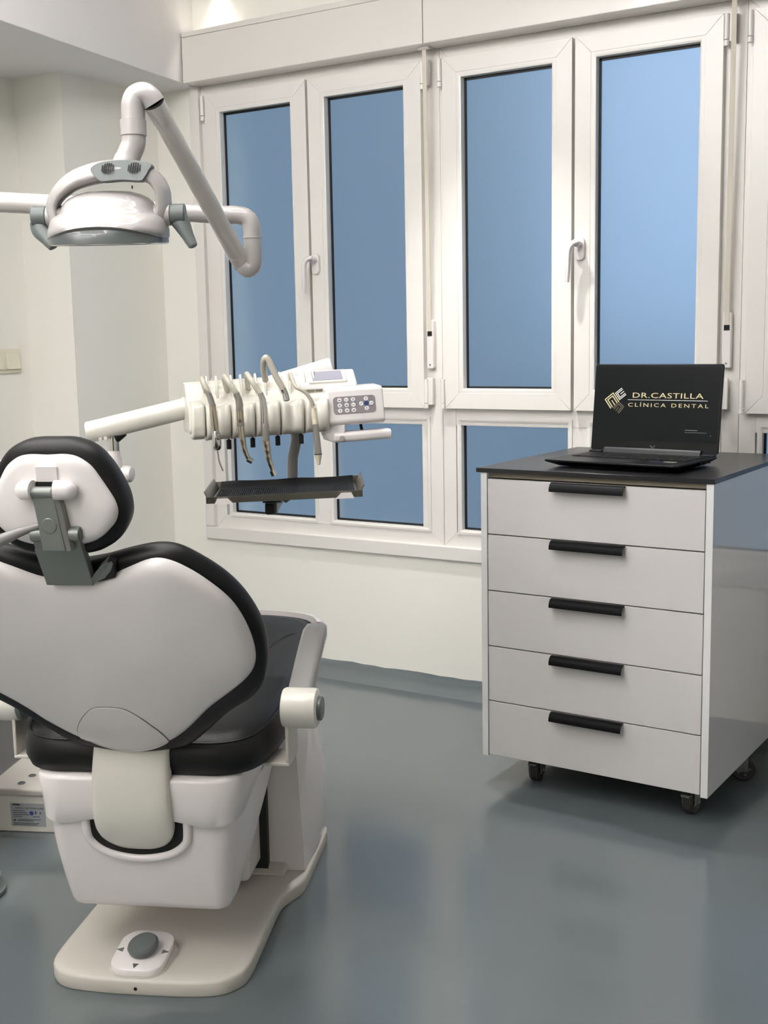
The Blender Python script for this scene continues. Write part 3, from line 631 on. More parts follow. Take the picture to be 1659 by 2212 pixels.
# armrests
def armrest(s_):
    hub = part('armrest_hub', 'plastic_cream', CH, lambda m: m.lathe([(.030, .268 * 1), (.037, .27), (.0395, .275), (.0395, .329), (.038, .336), (.032, .339)] if s_ > 0 else [(.030, -.339), (.036, -.337), (.0395, -.331), (.0395, -.275), (.037, -.27), (.03, -.268)], (0, .15, .536), 'x', 36), smooth=40)
    part('hub_cap', 'plastic_grey', hub, lambda m: m.lathe([(.024, .336), (.024, .345), (.022, .347), (.001, .347)] if s_ > 0 else [(.001, -.269), (.001, -.262), (.036, -.262), (.037, -.268)], (0, .15, .536), 'x', 30), smooth=35)
    path = [(.150, .553), (.19, .575), (.24, .602), (.29, .627), (.325, .642), (.345, .648), (.356, .649)]
    def pad(m):
        rings = []
        for i, (y, z) in enumerate(path):
            a, b_ = path[max(0, i - 1)], path[min(len(path) - 1, i + 1)]; t = Vector((b_[0] - a[0], b_[1] - a[1])).normalized(); n_ = (-t.y, t.x)
            wv = .0255 if i < 5 else (.022, .012)[i - 5]; hv = .0135 if i < 5 else (.011, .005)[i - 5]
            rings.append([(s_ * (.301 + cx_ * wv), y + n_[0] * cz * hv, z + n_[1] * cz * hv) for cx_, cz in [(math.copysign(abs(math.cos(q)) ** .45, math.cos(q)), math.copysign(abs(math.sin(q)) ** .55, math.sin(q))) for q in [2 * math.pi * k / 20 for k in range(20)]]])
        m.loft(rings)
    part('armrest_pad', 'arm_grey', CH, pad, smooth=50)
    part('armrest_bracket', 'plastic_warm', CH, lambda m: [m.box(min(s_ * .276, s_ * .283), max(s_ * .276, s_ * .283), .125, .21, .43, .51), m.box(min(s_ * .22, s_ * .283), max(s_ * .22, s_ * .283), .125, .21, .424, .431)], bevel=.002)
armrest(1); armrest(-1)

# ================================================================== DENTAL UNIT (left of the chair, mostly out of the picture)
UN = empty('dental_unit', (-2.41, 1.90, 0), R(24))          # chair-local (-0.65, 0.65)
tag(UN, 'white dental unit cabinet left of the chair, half out of the picture', 'dental unit')
part('body', 'plastic_white', UN, lambda m: m.box(-.33, .10, -.30, .08, .2, .80), bevel=.02, seg=3)
part('side_cover', 'arm_grey', UN, lambda m: m.box(.10, .112, -.16, .075, .21, .62), bevel=.004)
part('stand', 'plastic_white', UN, lambda m: m.box(-.3, -.02, -.1, .3, .118, .2), bevel=.01)
part('bowl_rim', 'plastic_cream', UN, lambda m: m.lathe([(.05, .79), (.09, .80), (.125, .835), (.13, .842), (.12, .842), (.085, .815), (.02, .805)], (-.02, -.14, 0), 'z', 32), smooth=60)
part('post', 'plastic_white', UN, lambda m: [m.cyl((0, 0, .79), (0, 0, 1.625), .026, 24), m.cyl((0, 0, .79), (0, 0, .84), .04, 24)], bevel=.003)

JB = empty('floor_box', (-1.5525 + math.cos(R(24)) * -.62 - math.sin(R(24)) * .79, 1.5692 + math.sin(R(24)) * -.62 + math.cos(R(24)) * .79, 0), R(24))
tag(JB, 'low white floor connection box with a silver rating label behind the chair base', 'connection box')
part('box', 'plastic_cream', JB, lambda m: m.box(-.2, .16, -.065, .26, 0, .098), bevel=.003)
part('lid', 'plastic_warm', JB, lambda m: m.box(-.205, .165, -.072, .265, .0985, .118), bevel=.006, seg=3)
for x, y in ((.045, .0), (.05, -.075 + .13), (.135, .01)):
    part('hole_plug', 'plastic_grey', JB, lambda m: m.lathe([(.010, .1175), (.010, .1195), (.006, .1195), (.006, .1185)], (x, y - .03, 0), 'z', 14))
lb = part('rating_label', 'label_silver', JB, lambda m: m.box(.028, .121, -.0662, -.0652, .016, .078), smooth=0)
LBX = lambda u, v, z: (.028 + u, -.0664 - z, .016 + v)
def label_text(m):
    m_, w_ = text_mb('DENTAL UNIT WITH CHAIR', .0062, lambda u, v, z: LBX(.012 + u, .047 + v, z), .0001); m.add(m_.v, m_.f)
    for x0, x1, y in ((.006, .026, .0565), (.006, .038, .041), (.006, .045, .036), (.006, .048, .031), (.006, .03, .026), (.02, .08, .018), (.016, .06, .0145), (.006, .075, .008), (.006, .07, .004), (.06, .078, .026)):
        t_ = .0036 if y > .05 else .0013
        m.prism([(x0, y), (x1, y), (x1, y + t_), (x0, y + t_)], LBX, 0, .0003)
    m.prism([(.006, .014), (.012, .014), (.012, .021), (.009, .017), (.006, .017)], LBX, 0, .0003); m.prism([(.066, .034), (.069, .034), (.069, .041), (.066, .041)], LBX, 0, .0003); m.prism([(.078, .035), (.082, .035), (.08, .041)], LBX, 0, .0003)
part('label_print', 'ink', lb, label_text, smooth=0)
part('label_symbol', 'ink_blue', lb, lambda m: m.prism([(.056 + .0055 * math.cos(R(a)), .036 + .0055 * math.sin(R(a))) for a in range(0, 360, 20)], LBX, 0, .0004), smooth=0)

FC = empty('foot_control', (-1.5525 + math.cos(R(24)) * -.548 - math.sin(R(24)) * .375, 1.5692 + math.sin(R(24)) * -.548 + math.cos(R(24)) * .375, 0))
tag(FC, 'grey round foot control on the floor at the left edge', 'foot control')
part('base', 'plastic_grey', FC, lambda m: m.lathe([(.09, 0), (.095, .004), (.095, .012), (.09, .016), (.02, .02)], (0, 0, 0), 'z', 40), smooth=40)
part('pedal_disc', 'arm_grey', FC, lambda m: m.lathe([(.08, .018), (.084, .022), (.084, .036), (.078, .042), (.02, .046)], (0, 0, 0), 'z', 40), smooth=40)

# ================================================================== OPERATING LAMP (local x right, y away, z up)
LA = empty('operating_lamp', (-1.805, 1.842, 1.531), YAW)
tag(LA, 'white operating lamp with grey handles on a jointed arm', 'operating lamp')
# head
cxl = .010
def sup(t, e_): c = math.cos(t); return math.copysign(abs(c) ** e_, c)
def body(m):
    rings = []
    for z, a, b_, dy in ((-.0705, .1195, .104, -.012), (-.068, .1215, .107, -.012), (-.055, .1215, .106, -.01), (-.040, .118, .099, -.008), (-.030, .114, .094, -.006), (-.024, .106, .087, -.004), (-.019, .099, .081, -.003), (-.010, .0955, .078, -.002), (.002, .090, .072, 0), (.011, .080, .063, .002), (.018, .065, .051, .004), (.0235, .044, .036, .005), (.0255, .015, .013, .006)):
        lift = max(0, min(1, (-.02 - z) / .045)); ring = []
        for t in [2 * math.pi * k / 48 for k in range(48)]:
            x, y = a * sup(t, .72), dy + b_ * sup(t - math.pi / 2, .9)
            ring.append((cxl + x, y, z + .09 * y + lift * .022 * max(0, 1 - (x / .118) ** 2) * (1 if y < 0 else max(0, 1 - y / .06))))
        rings.append(ring)
    m.loft(rings)
head = part('lamp_head', 'lamp_white', LA, body, smooth=70)
part('lens_band', 'lens_grey', LA, lambda m: m.loft([[(cxl + a * sup(t, .72), -.012 + b_ * sup(t - math.pi / 2, .9), z + .09 * (-.012 + b_ * sup(t - math.pi / 2, .9))) for t in [2 * math.pi * k / 48 for k in range(48)]] for z, a, b_ in ((-.04, .112, .095), (-.055, .117, .1015), (-.068, .1195, .1045), (-.0795, .1195, .1045))]), smooth=50)
part('lens_glass', 'chrome', LA, lambda m: m.loft([[(cxl + a * sup(t, .72), -.012 + b_ * sup(t - math.pi / 2, .9), z + .09 * (-.012 + b_ * sup(t - math.pi / 2, .9))) for t in [2 * math.pi * k / 48 for k in range(48)]] for z, a, b_ in ((-.0795, .1205, .106), (-.0825, .117, .102), (-.083, .09, .08))]), smooth=50)
# arch handle over the head
ap = smooth_path([(-.100, 0, -.04), (-.104, 0, -.015), (-.100, 0, .004), (-.086, 0, .024), (-.056, 0, .046), (-.012, 0, .0595), (.033, 0, .0648), (.075, 0, .0615), (.104, 0, .050), (.120, 0, .028), (.1235, 0, .004), (.1225, 0, -.018), (.115, 0, -.04)], 5)
def arch(m):
    n = len(ap); rings = []
    for i, p in enumerate(ap):
        t = (ap[min(i + 1, n - 1)] - ap[max(i - 1, 0)]).normalized(); nn = Vector((-t.z, 0, t.x)); f_ = i / (n - 1)
        th = .0125 + .0095 * math.exp(-((f_ - .45) / .22) ** 2); dp = .026 + .014 * math.exp(-((f_ - .48) / .25) ** 2)
        rings.append([p + nn * (th * math.copysign(abs(math.sin(q)) ** .7, math.sin(q)) ) + Vector((0, -.006 + dp * math.copysign(abs(math.cos(q)) ** .7, math.cos(q)) * (1 if math.cos(q) > 0 else 1) - .012 * math.sin(q) * -1, 0)) for q in [2 * math.pi * k / 24 for k in range(24)]])
    m.loft(rings)
yk = part('yoke', 'lamp_white', LA, arch, smooth=60)
# grey vent plate on top of the arch
VP_ = [(-.014, .0625), (-.002, .0735), (.02, .0785), (.045, .0800), (.075, .0790), (.108, .072), (.103, .058), (.092, .040), (.08, .0375), (.048, .0395), (.012, .0375), (0, .043)]
vfn = lambda u, v, h: (u, -.055 + max(0, v - .052) * .38 - h + .004 * ((u - .045) / .05) ** 2, v)
vp_ = part('vent_plate', 'plastic_grey', LA, lambda m: m.prism(smooth2(VP_, 3), vfn, -.03, 0), bevel=.001)
for cu, lab in ((.022, 0), (.075, 1)):
    def slits(m):
        for k in range(6):
            x = -.011 + k * .0044; hh = math.sqrt(max(0, .0135 ** 2 - x * x)) * .82
            if hh < .002: continue
            sl_ = .22
            m.prism([(cu + x - .0011 - sl_ * hh * .6, .0635 - hh), (cu + x + .0011 - sl_ * hh * .6, .0635 - hh), (cu + x + .0011 + sl_ * hh * .6, .0635 + hh), (cu + x - .0011 + sl_ * hh * .6, .0635 + hh)], vfn, -.0005, .0006)
    part('vent_slits', 'dark_gap', vp_, slits, smooth=0)
part('switch_mark', 'dark_gap', head, lambda m: m.box(.058, .0605, .0, .002, .029, .035))
for s_ in (-1, 1):
    xc = cxl + s_ * .117
    part('handle_collar', 'lamp_white', LA, lambda m: m.lathe([(.021, 0), (.0225, .004 * 1), (.0225, .030), (.021, .034)] if s_ > 0 else [(.021, -.034), (.0225, -.030), (.0225, -.004), (.021, 0)], (cxl + s_ * .092, -.004, -.025), 'x', 28), smooth=40)
    h = part('handle', 'plastic_grey', LA, lambda m: m.lathe([(.020, .0), (.0222, .002), (.0222, .028), (.020, .030), (.001, .030)] if s_ > 0 else [(.001, -.030), (.02, -.030), (.0222, -.028), (.0222, -.002), (.02, 0)], (cxl + s_ * .1265, -.004, -.025), 'x', 28), smooth=35)
    if s_ > 0: pth = [(.150, -.004, -.030), (.158, -.008, -.042), (.167, -.012, -.060), (.176, -.016, -.078), (.181, -.018, -.088), (.183, -.019, -.0925)]
    else: pth = [(-.134, -.004, -.036), (-.130, -.01, -.052), (-.119, -.018, -.066), (-.108, -.026, -.079), (-.101, -.03, -.087), (-.099, -.031, -.0905)]
    part('grip', 'plastic_grey', h, lambda m: m.tube(smooth_path(pth, 4), [.019] * 4 + [.0185, .0175, .0165, .0155, .0145, .0135, .0125, .012, .0115, .011, .0105, .0102, .010, .0095, .008, .006, .003][:17], 18, flat=.75, up=(1, 0, .4)), smooth=60)
# neck and arm
part('neck', 'lamp_white', LA, lambda m: m.tube(smooth_path([(.040, .012, .066), (.046, .018, .085), (.055, .02, .105), (.0625, .02, .122), (.0635, .02, .15), (.0645, .02, .18), (.066, .02, .2), (.074, .020, .2145), (.088, .020, .2185), (.100, .022, .212), (.1075, .0255, .2005)], 5), [.027] * 3 + [.026] * 4 + [.0245] * 14 + [.0242] * 15 + [.0235] * 15, 24), smooth=60)
part('neck_collar', 'lamp_white', LA, lambda m: m.lathe([(.0245, .136), (.0265, .1365), (.0265, .1675), (.0245, .168)], (.0637, .02, 0), 'z', 28), smooth=35)
a0, a1 = Vector((.111, .03, .193)), Vector((.240, .30, -.098)); ad = (a1 - a0).normalized()
part('arm', 'lamp_arm', LA, lambda m: [m.tube([a0 - ad * .012, a0 + ad * .03], .0222, 24), m.tube([a0 + ad * .03, a1 - ad * .02], .0208, 24), m.tube([a1 - ad * .02, a1 + ad * .012], .0215, 24)], smooth=35)
part('joint_gap', 'rubber_black', LA, lambda m: [m.tube([a0 - ad * .0135, a0 - ad * .011], .0226, 24), m.tube([a1 + ad * .012, a1 + ad * .0145], .0212, 24)])
part('elbow', 'lamp_white', LA, lambda m: m.tube(smooth_path([a1 + ad * .01, (.257, .305, -.119), (.268, .305, -.110), (.271, .302, -.085), (.2705, .30, -.05), (.2685, .30, -.02), (.258, .30, -.0035), (.236, .30, .0025), (.205, .302, .004), (.15, .308, .008)], 6), .0205, 22), smooth=60)
part('elbow_ring', 'lamp_white', LA, lambda m: m.lathe([(.0205, -.051), (.0218, -.0505), (.0218, -.047), (.0205, -.0465)], (.2705, .30, 0), 'z', 24))
part('swing_arm', 'lamp_white', LA, lambda m: [m.tube([(.16, .307, .0075), (-.06, .326, .0275)], .0205, 24)], smooth=35)
part('swing_arm_sleeve', 'lamp_arm', LA, lambda m: [m.tube([(-.055, .3255, .0265), (-.495, .369, .0610)], .0235, 24)], smooth=35)

# ================================================================== INSTRUMENT CONSOLE (local x right, y away, z up)
DE = empty('instrument_console', (-1.559, 2.100, 1.103), YAW)
tag(DE, 'white dental instrument console with keypad and handpiece holders on an arm', 'instrument console')
c15, s15 = math.cos(R(15)), math.sin(R(15))
CN = lambda a, b_, z: (c15 * a - s15 * b_, s15 * a + c15 * b_, z + .034 * a)
# rear body
prof = [(-.012, -.044), (-.020, -.036), (-.022, -.010), (-.012, .018), (.022, .026), (.034, .034), (.044, .057), (.056, .064), (.10, .064), (.112, .05), (.112, -.03), (.10, -.045)]
part('body', 'plastic_cream', DE, lambda m: m.prism(prof, lambda u, v, h: CN(h, u, v), -.204, .1), bevel=.005, seg=3)
part('end_cheek', 'plastic_cream', DE, lambda m: m.prism([(-.02, -.055), (-.034, -.050), (-.039, -.040), (-.0395, .004), (-.033, .018), (-.02, .024), (.03, .026), (.03, -.055)], lambda u, v, h: CN(h, u, v), -.2, -.1722), bevel=.005, seg=3)
gro = [-.1715, -.1165, -.0645, -.0095, .0425, .0985]
for i in range(5):
    a0_, a1_ = gro[i] + .002, gro[i + 1] - .002; ac = (a0_ + a1_) / 2
    def holder(m):
        sec = [(-.018, -.058), (-.032, -.054), (-.040, -.044), (-.0425, -.02), (-.041, .004), (-.034, .0135), (-.026, .016), (.0, .018), (.02, .026)]
        N = 20; rows = []
        for j in range(N + 1):
            t = j / N; a_ = a0_ + (a1_ - a0_) * t; e_ = min(t, 1 - t) * (a1_ - a0_); rnd = .006 * (1 - min(1, e_ / .006)) ** 2
            dip = .014 * math.exp(-((a_ - ac) / .0105) ** 2)
            row = []
            for k, (b_, z) in enumerate(sec):
                up = max(0, min(1, (z + .05) / .05))
                row.append(CN(a_, b_ + rnd + dip * up, z - rnd * .3 - dip * .5 * (1 if k in (5, 6, 7) else 0)))
            rows.append(row + [CN(a_, .02, -.058)])
        m.loft(rows)
    hd = part('handpiece_holder', 'plastic_cream', DE, holder, smooth=45)
    for s_ in (-1, 1):
        fa = ac + s_ * .0105 - .003
        part('fork', 'plastic_cream', hd, lambda m: m.prism([(.022, .02), (.028, .055), (.044, .076), (.056, .073), (.06, .05), (.05, .02)], lambda u, v, h: CN(h, u, v), fa - .0022, fa + .0022), bevel=.0015)
    if i < 4:
        part('flow_knob', 'rubber_black', DE, lambda m: [m.cyl(CN(gro[i + 1] - .002, .004, -.052), CN(gro[i + 1] - .002, .004, -.064), .0025, 8), m.cyl(CN(gro[i + 1] - .002, .004, -.062), CN(gro[i + 1] - .002, .004, -.0825), .0054, 12)], bevel=.0008)
# keypad controller
pan = [(-.026, -.0465), (-.034, -.0435), (-.037, -.036), (-.018, .030), (-.008, .0345), (.05, .037), (.10, .03), (.10, -.045)]
ctl = part('controller', 'plastic_white', DE, lambda m: m.prism(pan, lambda u, v, h: CN(h, u, v), .0945, .222), bevel=.004, seg=3)
pd_ = Vector((-.018 + .037, .030 + .036)).normalized(); pn = Vector((-pd_.y, pd_.x))
KP = lambda u, v, h: CN(.155 + u, -.0275 + pd_.x * v + pn.x * (h), -.003 + pd_.y * v + pn.y * (h))
kp = part('keypad', 'keypad', DE, lambda m: m.prism(rrect(0, 0, .0475, .0195, .008), KP, 0, .0008), smooth=0)
for r_ in range(3):
    for c_ in range(3):
        part('button', 'button_white', kp, lambda m: m.prism([(-.0335 + c_ * .0153 + .0051 * math.cos(R(a)), .0118 - r_ * .0118 + .0048 * math.sin(R(a))) for a in range(0, 360, 24)], KP, .0005, .0016), smooth=0)
for x, y in ((.0262, .0118), (.0262, -.0092), (.0148, .0012), (.0376, .0012)):
    part('button', 'button_white', kp, lambda m: m.prism([(x + .0051 * math.cos(R(a)), y + .0048 * math.sin(R(a))) for a in range(0, 360, 24)], KP, .0007, .0016), smooth=0)
part('keypad_cross', 'icon_blue', kp, lambda m: [m.prism([(.0262 + u, .0013 + v) for u, v in ((-.0085, -.0028), (.0085, -.0028), (.0085, .0028), (-.0085, .0028))], KP, .0004, .001), m.prism([(.0262 + u, .0013 + v) for u, v in ((-.003, -.0075), (.003, -.0075), (.003, .0075), (-.003, .0075))], KP, .0004, .00105)], smooth=0)
def icons(m):
    for r_ in range(3):
        for c_ in range(3):
            x, y = -.0335 + c_ * .0153, .0118 - r_ * .0118; k = (r_ * 3 + c_) % 4
            if k == 0: q = [[(-.002, -.002), (.002, -.002), (.002, .0005), (-.002, .0005)]]
            elif k == 1: q = [[(-.0026, -.001), (-.0004, -.001), (-.0004, .0008), (-.0026, .0008)], [(.0006, -.0016), (.0026, -.0006), (.0024, .0004), (.0006, -.0004)]]
            elif k == 2: q = [[(-.0007, -.0024), (.0007, -.0024), (.0007, .0022), (-.0007, .0022)]]
            else: q = [[(-.0022, -.0016), (.0022, -.0016), (0, .002)]]
            for p in q: m.prism([(x + u, y + v) for u, v in p], KP, .0012, .0019)
    for x, y, a in ((.0262, .0118, 90), (.0262, -.0092, -90), (.0148, .0012, 40), (.0376, .0012, 40)):
        c, s_ = math.cos(R(a)), math.sin(R(a)); m.prism([(x + c * u - s_ * v, y + s_ * u + c * v) for u, v in ((-.0025, -.0006), (.0025, -.0006), (.0025, .0006), (-.0025, .0006))], KP, .0012, .0019)
part('button_icons', 'icon_dark', kp, icons, smooth=0)
# display block
dsp = part('display_block', 'plastic_white', DE, lambda m: m.prism([(.016, .033), (.022, .045), (.052, .071), (.062, .072), (.11, .064), (.11, .03)], lambda u, v, h: CN(h, u, v), .047, .174), bevel=.004, seg=3)
sd = Vector((.03, .026)).normalized(); sn = Vector((-sd.y, sd.x))
SP = lambda u, v, h: CN(.1085 + u, .037 + sd.x * v + sn.x * h, .058 + sd.y * v + sn.y * h)
bz = part('display_bezel', 'plastic_cream', dsp, lambda m: m.prism(rrect(0, 0, .043, .0195, .003), SP, -.002, .0035), bevel=.0015)
part('display', 'lcd', bz, lambda m: m.prism(rrect(0, 0.001, .034, .0142, .001), SP, .0033, .0042), smooth=0)
# pull handle below the keypad
hb = part('pull_handle', 'plastic_white', DE, lambda m: m.prism([(-.034, -.083), (-.038, -.078), (-.038, -.066), (-.030, -.061), (.0, -.061), (.006, -.07), (0, -.081)], lambda u, v, h: CN(h, u, v), .106, .236), bevel=.003)
part('handle_mount', 'plastic_white', DE, lambda m: [m.prism([(.094, -.062), (.086, -.058), (.094, -.078), (.110, -.0825), (.125, -.08), (.125, -.062)], lambda u, v, h: CN(u, h, v), -.03, .02), m.box(.085, .135, .0, .06, -.062, -.04)], bevel=.002)
part('handle_screw', 'chrome', hb, lambda m: m.cyl(CN(.122, -.0375, -.0735), CN(.122, -.0405, -.0735), .0055, 16))
part('mount_rods', 'rubber_black', DE, lambda m: [m.cyl(CN(.097, 0, -.045), CN(.097, 0, -.064), .006, 10), m.cyl(CN(.135, .01, -.045), CN(.135, .01, -.062), .005, 10), m.cyl(CN(.178, .02, -.042), CN(.182, .02, -.064), .0035, 10)])
# arms
part('arm', 'plastic_cream', DE, lambda m: m.tube([(-.437, .036, -.050), (-.433, .036, -.049), (-.32, .03, -.0235), (-.19, .03, .006)], [.017, .0235, .0235, .0235], 28, flat=.8), smooth=50)
part('arm_socket', 'plastic_cream', DE, lambda m: m.tube([(-.215, .03, .0), (-.185, .028, .007)], [.026, .028], 24), smooth=50)
part('arm_plug', 'plastic_cream', DE, lambda m: [m.cyl((-.402 + k * .011, .017, -.0625 + k * .002), (-.402 + k * .011, .012, -.0625 + k * .002), .004, 12) for k in range(2)])
part('swivel', 'chrome', DE, lambda m: m.cyl((-.379, .036, -.06), (-.379, .036, -.092), .0128, 24))
part('swivel_boss', 'rubber_black', DE, lambda m: m.tube([(-.374, .036, -.062), (-.352, .04, -.052)], [.013, .006], 12))
part('swivel_sleeve', 'plastic_white', DE, lambda m: m.lathe([(.0135, -.0905), (.0138, -.1), (.0165, -.112), (.0172, -.132), (.018, -.142)], (-.379, .036, 0), 'z', 24), smooth=50)
part('lower_arm', 'plastic_white', DE, lambda m: m.tube([(-.341, .032, -.1435), (-.345, .033, -.1435), (-.40, .06, -.143), (-.82, .275, -.140)], [.014, .0185, .0185, .0185], 24), smooth=50)
part('rear_arm', 'plastic_white', DE, lambda m: m.tube([(-.12, .16, .020), (.098, .16, .081), (.104, .16, .0825)], [.0215, .0215, .018], 28, flat=.8), smooth=50)
# tray and its post
part('tray_post', 'arm_grey', DE, lambda m: m.tube(smooth_path([(.022, .068, -.045), (.023, .068, -.075), (.019, .068, -.098), (.014, .068, -.12), (.012, .062, -.17), (.008, .058, -.195), (-.006, .045, -.205)], 4), .0118, 16), smooth=60)
part('tray_clamp', 'plastic_grey', DE, lambda m: [m.prism(rrect(-.022, -.2065, .0125, .0135, .005), lambda u, v, h: (u, h, v), -.105, .05), m.box(-.04, .0, -.1, .05, -.196, -.182)], bevel=.002)
part('clamp_knob', 'rubber_black', DE, lambda m: m.prism(rrect(-.024, -.2075, .0098, .0105, .004), lambda u, v, h: (u, h, v), -.113, -.104), bevel=.002)
def TR(u, v, h): c, s_ = math.cos(R(3)), math.sin(R(3)); return (.008 + c * u - s_ * v, -.068 + s_ * u + c * v, -.166 + .022 * u + h)
def tray(m):
    w0, w1, d0, d1 = .152, .165, -.105, .112
    m.loft([[TR(u, v, h) for u, v, h in ((-.150, d0, -.012), (.150, d0, -.012), (.150, d1, -.012), (-.150, d1, -.012))], [TR(u, v, h) for u, v, h in ((-.150, d0, -.009), (.150, d0, -.009), (.150, d1, -.009), (-.150, d1, -.009))]])
    m.loft([[TR(u, v, h) for v, h in ((d0 - .004, -.014), (d0 - .008, -.0), (d0 - .006, .0), (d0 - .001, -.0125))] for u in (-.160, .160)])
    m.loft([[TR(u, v, h) for v, h in ((d1 + .004, -.014), (d1 + .008, .004), (d1 + .006, .004), (d1 + .001, -.0125))] for u in (-.160, .160)])
    for s_ in (-1, 1):
        m.loft([[TR(s_ * u, v, h) for u, h in ((.150, -.0135), (.162, .011), (.1645, .011), (.1525, -.0135))] for v in (d0 - .006, d1 + .006)])
tr = part('tray', 'tray_frame', DE, tray, smooth=30)
for s_ in (-1, 1):
    part('tray_clip', 'plastic_white', tr, lambda m: m.prism([(s_ * .104, -.0155), (s_ * .143, -.0155), (s_ * .137, -.0035), (s_ * .116, -.0035)], lambda u, v, h: TR(u, -.1145 + h, v), -.001, .0012), smooth=0)

TM = empty('tray_mat', (-1.559, 2.100, 1.103), YAW); tag(TM, 'black ribbed rubber mat lying in the small tray below the console', 'mat')
part('sheet', 'mat_black', TM, lambda m: m.grid([[TR(-.146 + .292 * i / 40, -.101 + .208 * j / 10, -.0075 + (.013 * max(0, (j - 8.5) / 1.5)) + .0012 * math.sin(i * .35) * (j / 10)) for j in range(11)] for i in range(41)]), smooth=60)
tag(part('ribs', 'mat_black', TM, lambda m: [m.loft([[TR(u, v, h) for u, h in ((u0, -.0078), (u0 + .0024, -.0078), (u0 + .0019, -.0055), (u0 + .0005, -.0055))] for v in (-.099, .06)]) for u0 in [-.143 + .0046 * k for k in range(62)]], smooth=0), kind='stuff')

# ------------------------------------------------------------------ handpieces hanging in the holders
def hose(P, r, up=True): return smooth_path(P, 5)
def HP(P): return [Vector(p) for p in P]
def tool(name, label, cat):
    e_ = empty(name, (-1.559, 2.100, 1.103), YAW); tag(e_, label, cat, 'handpieces in the console holders'); return e_
# 1 air-water syringe
t1 = tool('air_water_syringe', 'steel air and water syringe with thin nozzle, leftmost tool on the console', 'syringe')
part('hose', 'hose_grey', t1, lambda m: m.tube(smooth_path([(-.165, .0, .035), (-.164, -.04, .058), (-.161, -.078, .068), (-.154, -.097, .058), (-.144, -.1, .037)], 5), .0058, 12))
part('elbow', 'steel_satin', t1, lambda m: m.tube(smooth_path([(-.150, -.099, .048), (-.144, -.1, .035), (-.139, -.1, .018), (-.137, -.0995, .01)], 4), [.0062] * 6 + [.0068] * 4 + [.0072] * 3, 14))
part('grip', 'steel_warm', t1, lambda m: m.tube([(-.138, -.0995, .013), (-.1365, -.0995, 0), (-.1345, -.0985, -.025), (-.133, -.098, -.044)], [.0072, .0078, .0076, .0066], 18))
part('valve_head', 'chrome', t1, lambda m: m.tube([(-.1332, -.098, -.041), (-.1328, -.098, -.046), (-.132, -.0975, -.06), (-.1315, -.097, -.071), (-.1315, -.097, -.078), (-.1312, -.097, -.0815)], [.0065, .0092, .0098, .0092, .0085, .005], 20))
part('button', 'chrome', t1, lambda m: m.cyl((-.128, -.104, -.056), (-.125, -.112, -.053), .004, 12))
part('nozzle', 'steel_satin', t1, lambda m: m.tube(smooth_path([(-.1315, -.097, -.078), (-.130, -.0968, -.095), (-.128, -.0965, -.107), (-.1215, -.095, -.126)], 4), .0016, 8))
# 2 turbine
t2 = tool('turbine_handpiece', 'slim all-steel dental handpiece, second tool from the left on the console', 'handpiece')
part('hose', 'hose_grey', t2, lambda m: m.tube(smooth_path([(-.12, .01, .038), (-.119, -.03, .06), (-.114, -.068, .071), (-.103, -.086, .058), (-.087, -.088, .033)], 5), .0062, 12))
part('coupling', 'steel_satin', t2, lambda m: m.tube([(-.089, -.088, .037), (-.084, -.087, .024), (-.0825, -.0865, .012), (-.0823, -.086, .0)], [.0068, .0075, .0078, .0076], 18))
part('grip', 'steel_warm', t2, lambda m: m.tube(smooth_path([(-.0823, -.086, .002), (-.082, -.0855, -.02), (-.0815, -.085, -.034), (-.0795, -.085, -.058), (-.0765, -.084, -.08), (-.071, -.083, -.096), (-.0665, -.082, -.106)], 4), [.0076] * 5 + [.007] * 4 + [.0066] * 5 + [.006] * 4 + [.0054] * 4 + [.005] * 3, 18), smooth=50)
part('grip_ring', 'steel_satin', t2, lambda m: m.tube([(-.0818, -.0855, -.026), (-.0816, -.0852, -.0325)], .0078, 18))
part('head', 'chrome', t2, lambda m: m.tube([(-.0705, -.083, -.1025), (-.0605, -.081, -.1085)], .0062, 16, up=(0, 1, 0)) or m.tube([(-.0668, -.082, -.1015), (-.0632, -.082, -.1125)], .0068, 18))
# 3 contra-angle on motor
t3 = tool('contra_angle_handpiece', 'longer dental handpiece with a matt silver band, third tool from the left', 'handpiece')
part('hose', 'hose_grey', t3, lambda m: m.tube(smooth_path([(-.075, .02, .042), (-.073, -.02, .064), (-.068, -.054, .075), (-.055, -.073, .057), (-.038, -.075, .032)], 5), .0058, 12))
part('coupling', 'chrome', t3, lambda m: m.tube([(-.0395, -.075, .0355), (-.0345, -.0745, .02), (-.033, -.074, .004), (-.0325, -.0735, -.028)], [.0064, .0072, .0078, .0078], 18))
part('motor_band', 'steel_satin', t3, lambda m: m.tube([(-.0325, -.0735, -.028), (-.0322, -.0733, -.033), (-.0312, -.073, -.066)], [.0078, .0085, .0082], 20), smooth=30)
part('neck', 'steel_warm', t3, lambda m: m.tube(smooth_path([(-.0312, -.073, -.066), (-.0295, -.0725, -.078), (-.028, -.072, -.092), (-.0258, -.0715, -.106), (-.021, -.0705, -.122), (-.0175, -.07, -.133)], 4), [.0078] * 4 + [.0074] * 4 + [.0064] * 4 + [.0055] * 4 + [.0048] * 5, 18), smooth=50)
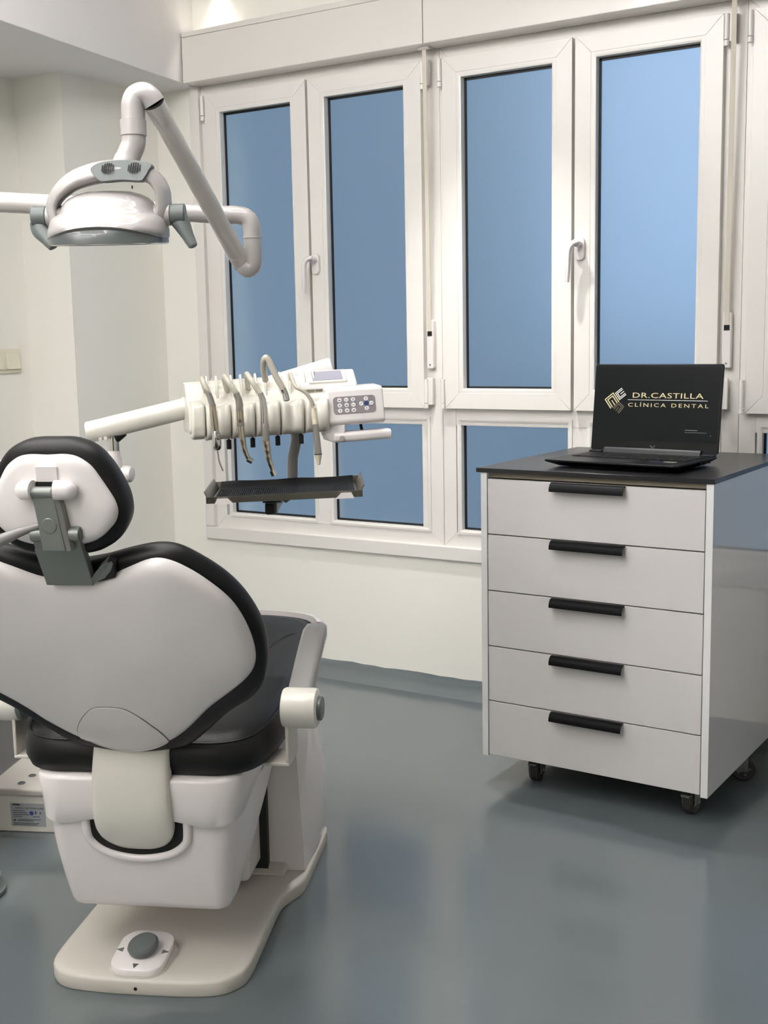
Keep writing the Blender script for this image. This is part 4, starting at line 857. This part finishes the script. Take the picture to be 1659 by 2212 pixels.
part('head', 'chrome', t3, lambda m: m.tube([(-.0195, -.07, -.1295), (-.0155, -.0695, -.1405)], .0066, 18))
# 4 empty hose end
t4 = tool('hose_coupling', 'arched grey hose with open steel end, no tool fitted, on the console', 'hose')
part('hose', 'hose_grey', t4, lambda m: m.tube(smooth_path([(-.034, -.01, .06), (-.0335, -.045, .085), (-.031, -.06, .102), (-.0255, -.066, .1085), (-.0185, -.066, .1), (-.007, -.066, .071), (.004, -.065, .050), (.010, -.064, .038)], 5), [.0068] * 36, 14), smooth=60)
part('coupling', 'chrome', t4, lambda m: m.tube(smooth_path([(.008, -.0642, .042), (.0125, -.064, .031), (.0148, -.065, .018)], 4), [.0070] * 4 + [.0073] * 5, 18), smooth=60)
part('opening', 'dark_gap', t4, lambda m: m.tube([(.0148, -.065, .0185), (.015, -.0652, .0172)], .0055, 16))
# 5 scaler
t5 = tool('scaler_handpiece', 'cream scaler handpiece with tapered tip, tool nearest the keypad', 'handpiece')
part('hose', 'hose_grey', t5, lambda m: m.tube(smooth_path([(.018, .02, .06), (.020, -.01, .074), (.026, -.035, .062), (.034, -.05, .046), (.052, -.052, .036), (.064, -.05, .020), (.070, -.048, .004)], 5), .0042, 10))
part('sleeve', 'tool_cream', t5, lambda m: m.tube([(.0705, -.048, .0), (.0715, -.048, -.012), (.0735, -.047, -.034)], [.0052, .0062, .0066], 18))
part('grip', 'steel_satin', t5, lambda m: m.tube([(.0735, -.047, -.034), (.075, -.0465, -.06), (.0775, -.046, -.098)], [.0062, .0072, .0078], 20))
part('seal_ring', 'rubber_black', t5, lambda m: m.tube([(.0775, -.046, -.098), (.0776, -.046, -.1)], .0082, 20))
part('tip', 'tool_cream', t5, lambda m: m.tube([(.0776, -.046, -.1), (.0778, -.046, -.1045), (.0785, -.0458, -.116), (.0787, -.0457, -.1205)], [.0078, .0074, .0042, .0036], 18), smooth=50)
part('tip_hole', 'dark_gap', t5, lambda m: m.tube([(.0787, -.0457, -.1203), (.0787, -.0457, -.1215)], .003, 10))
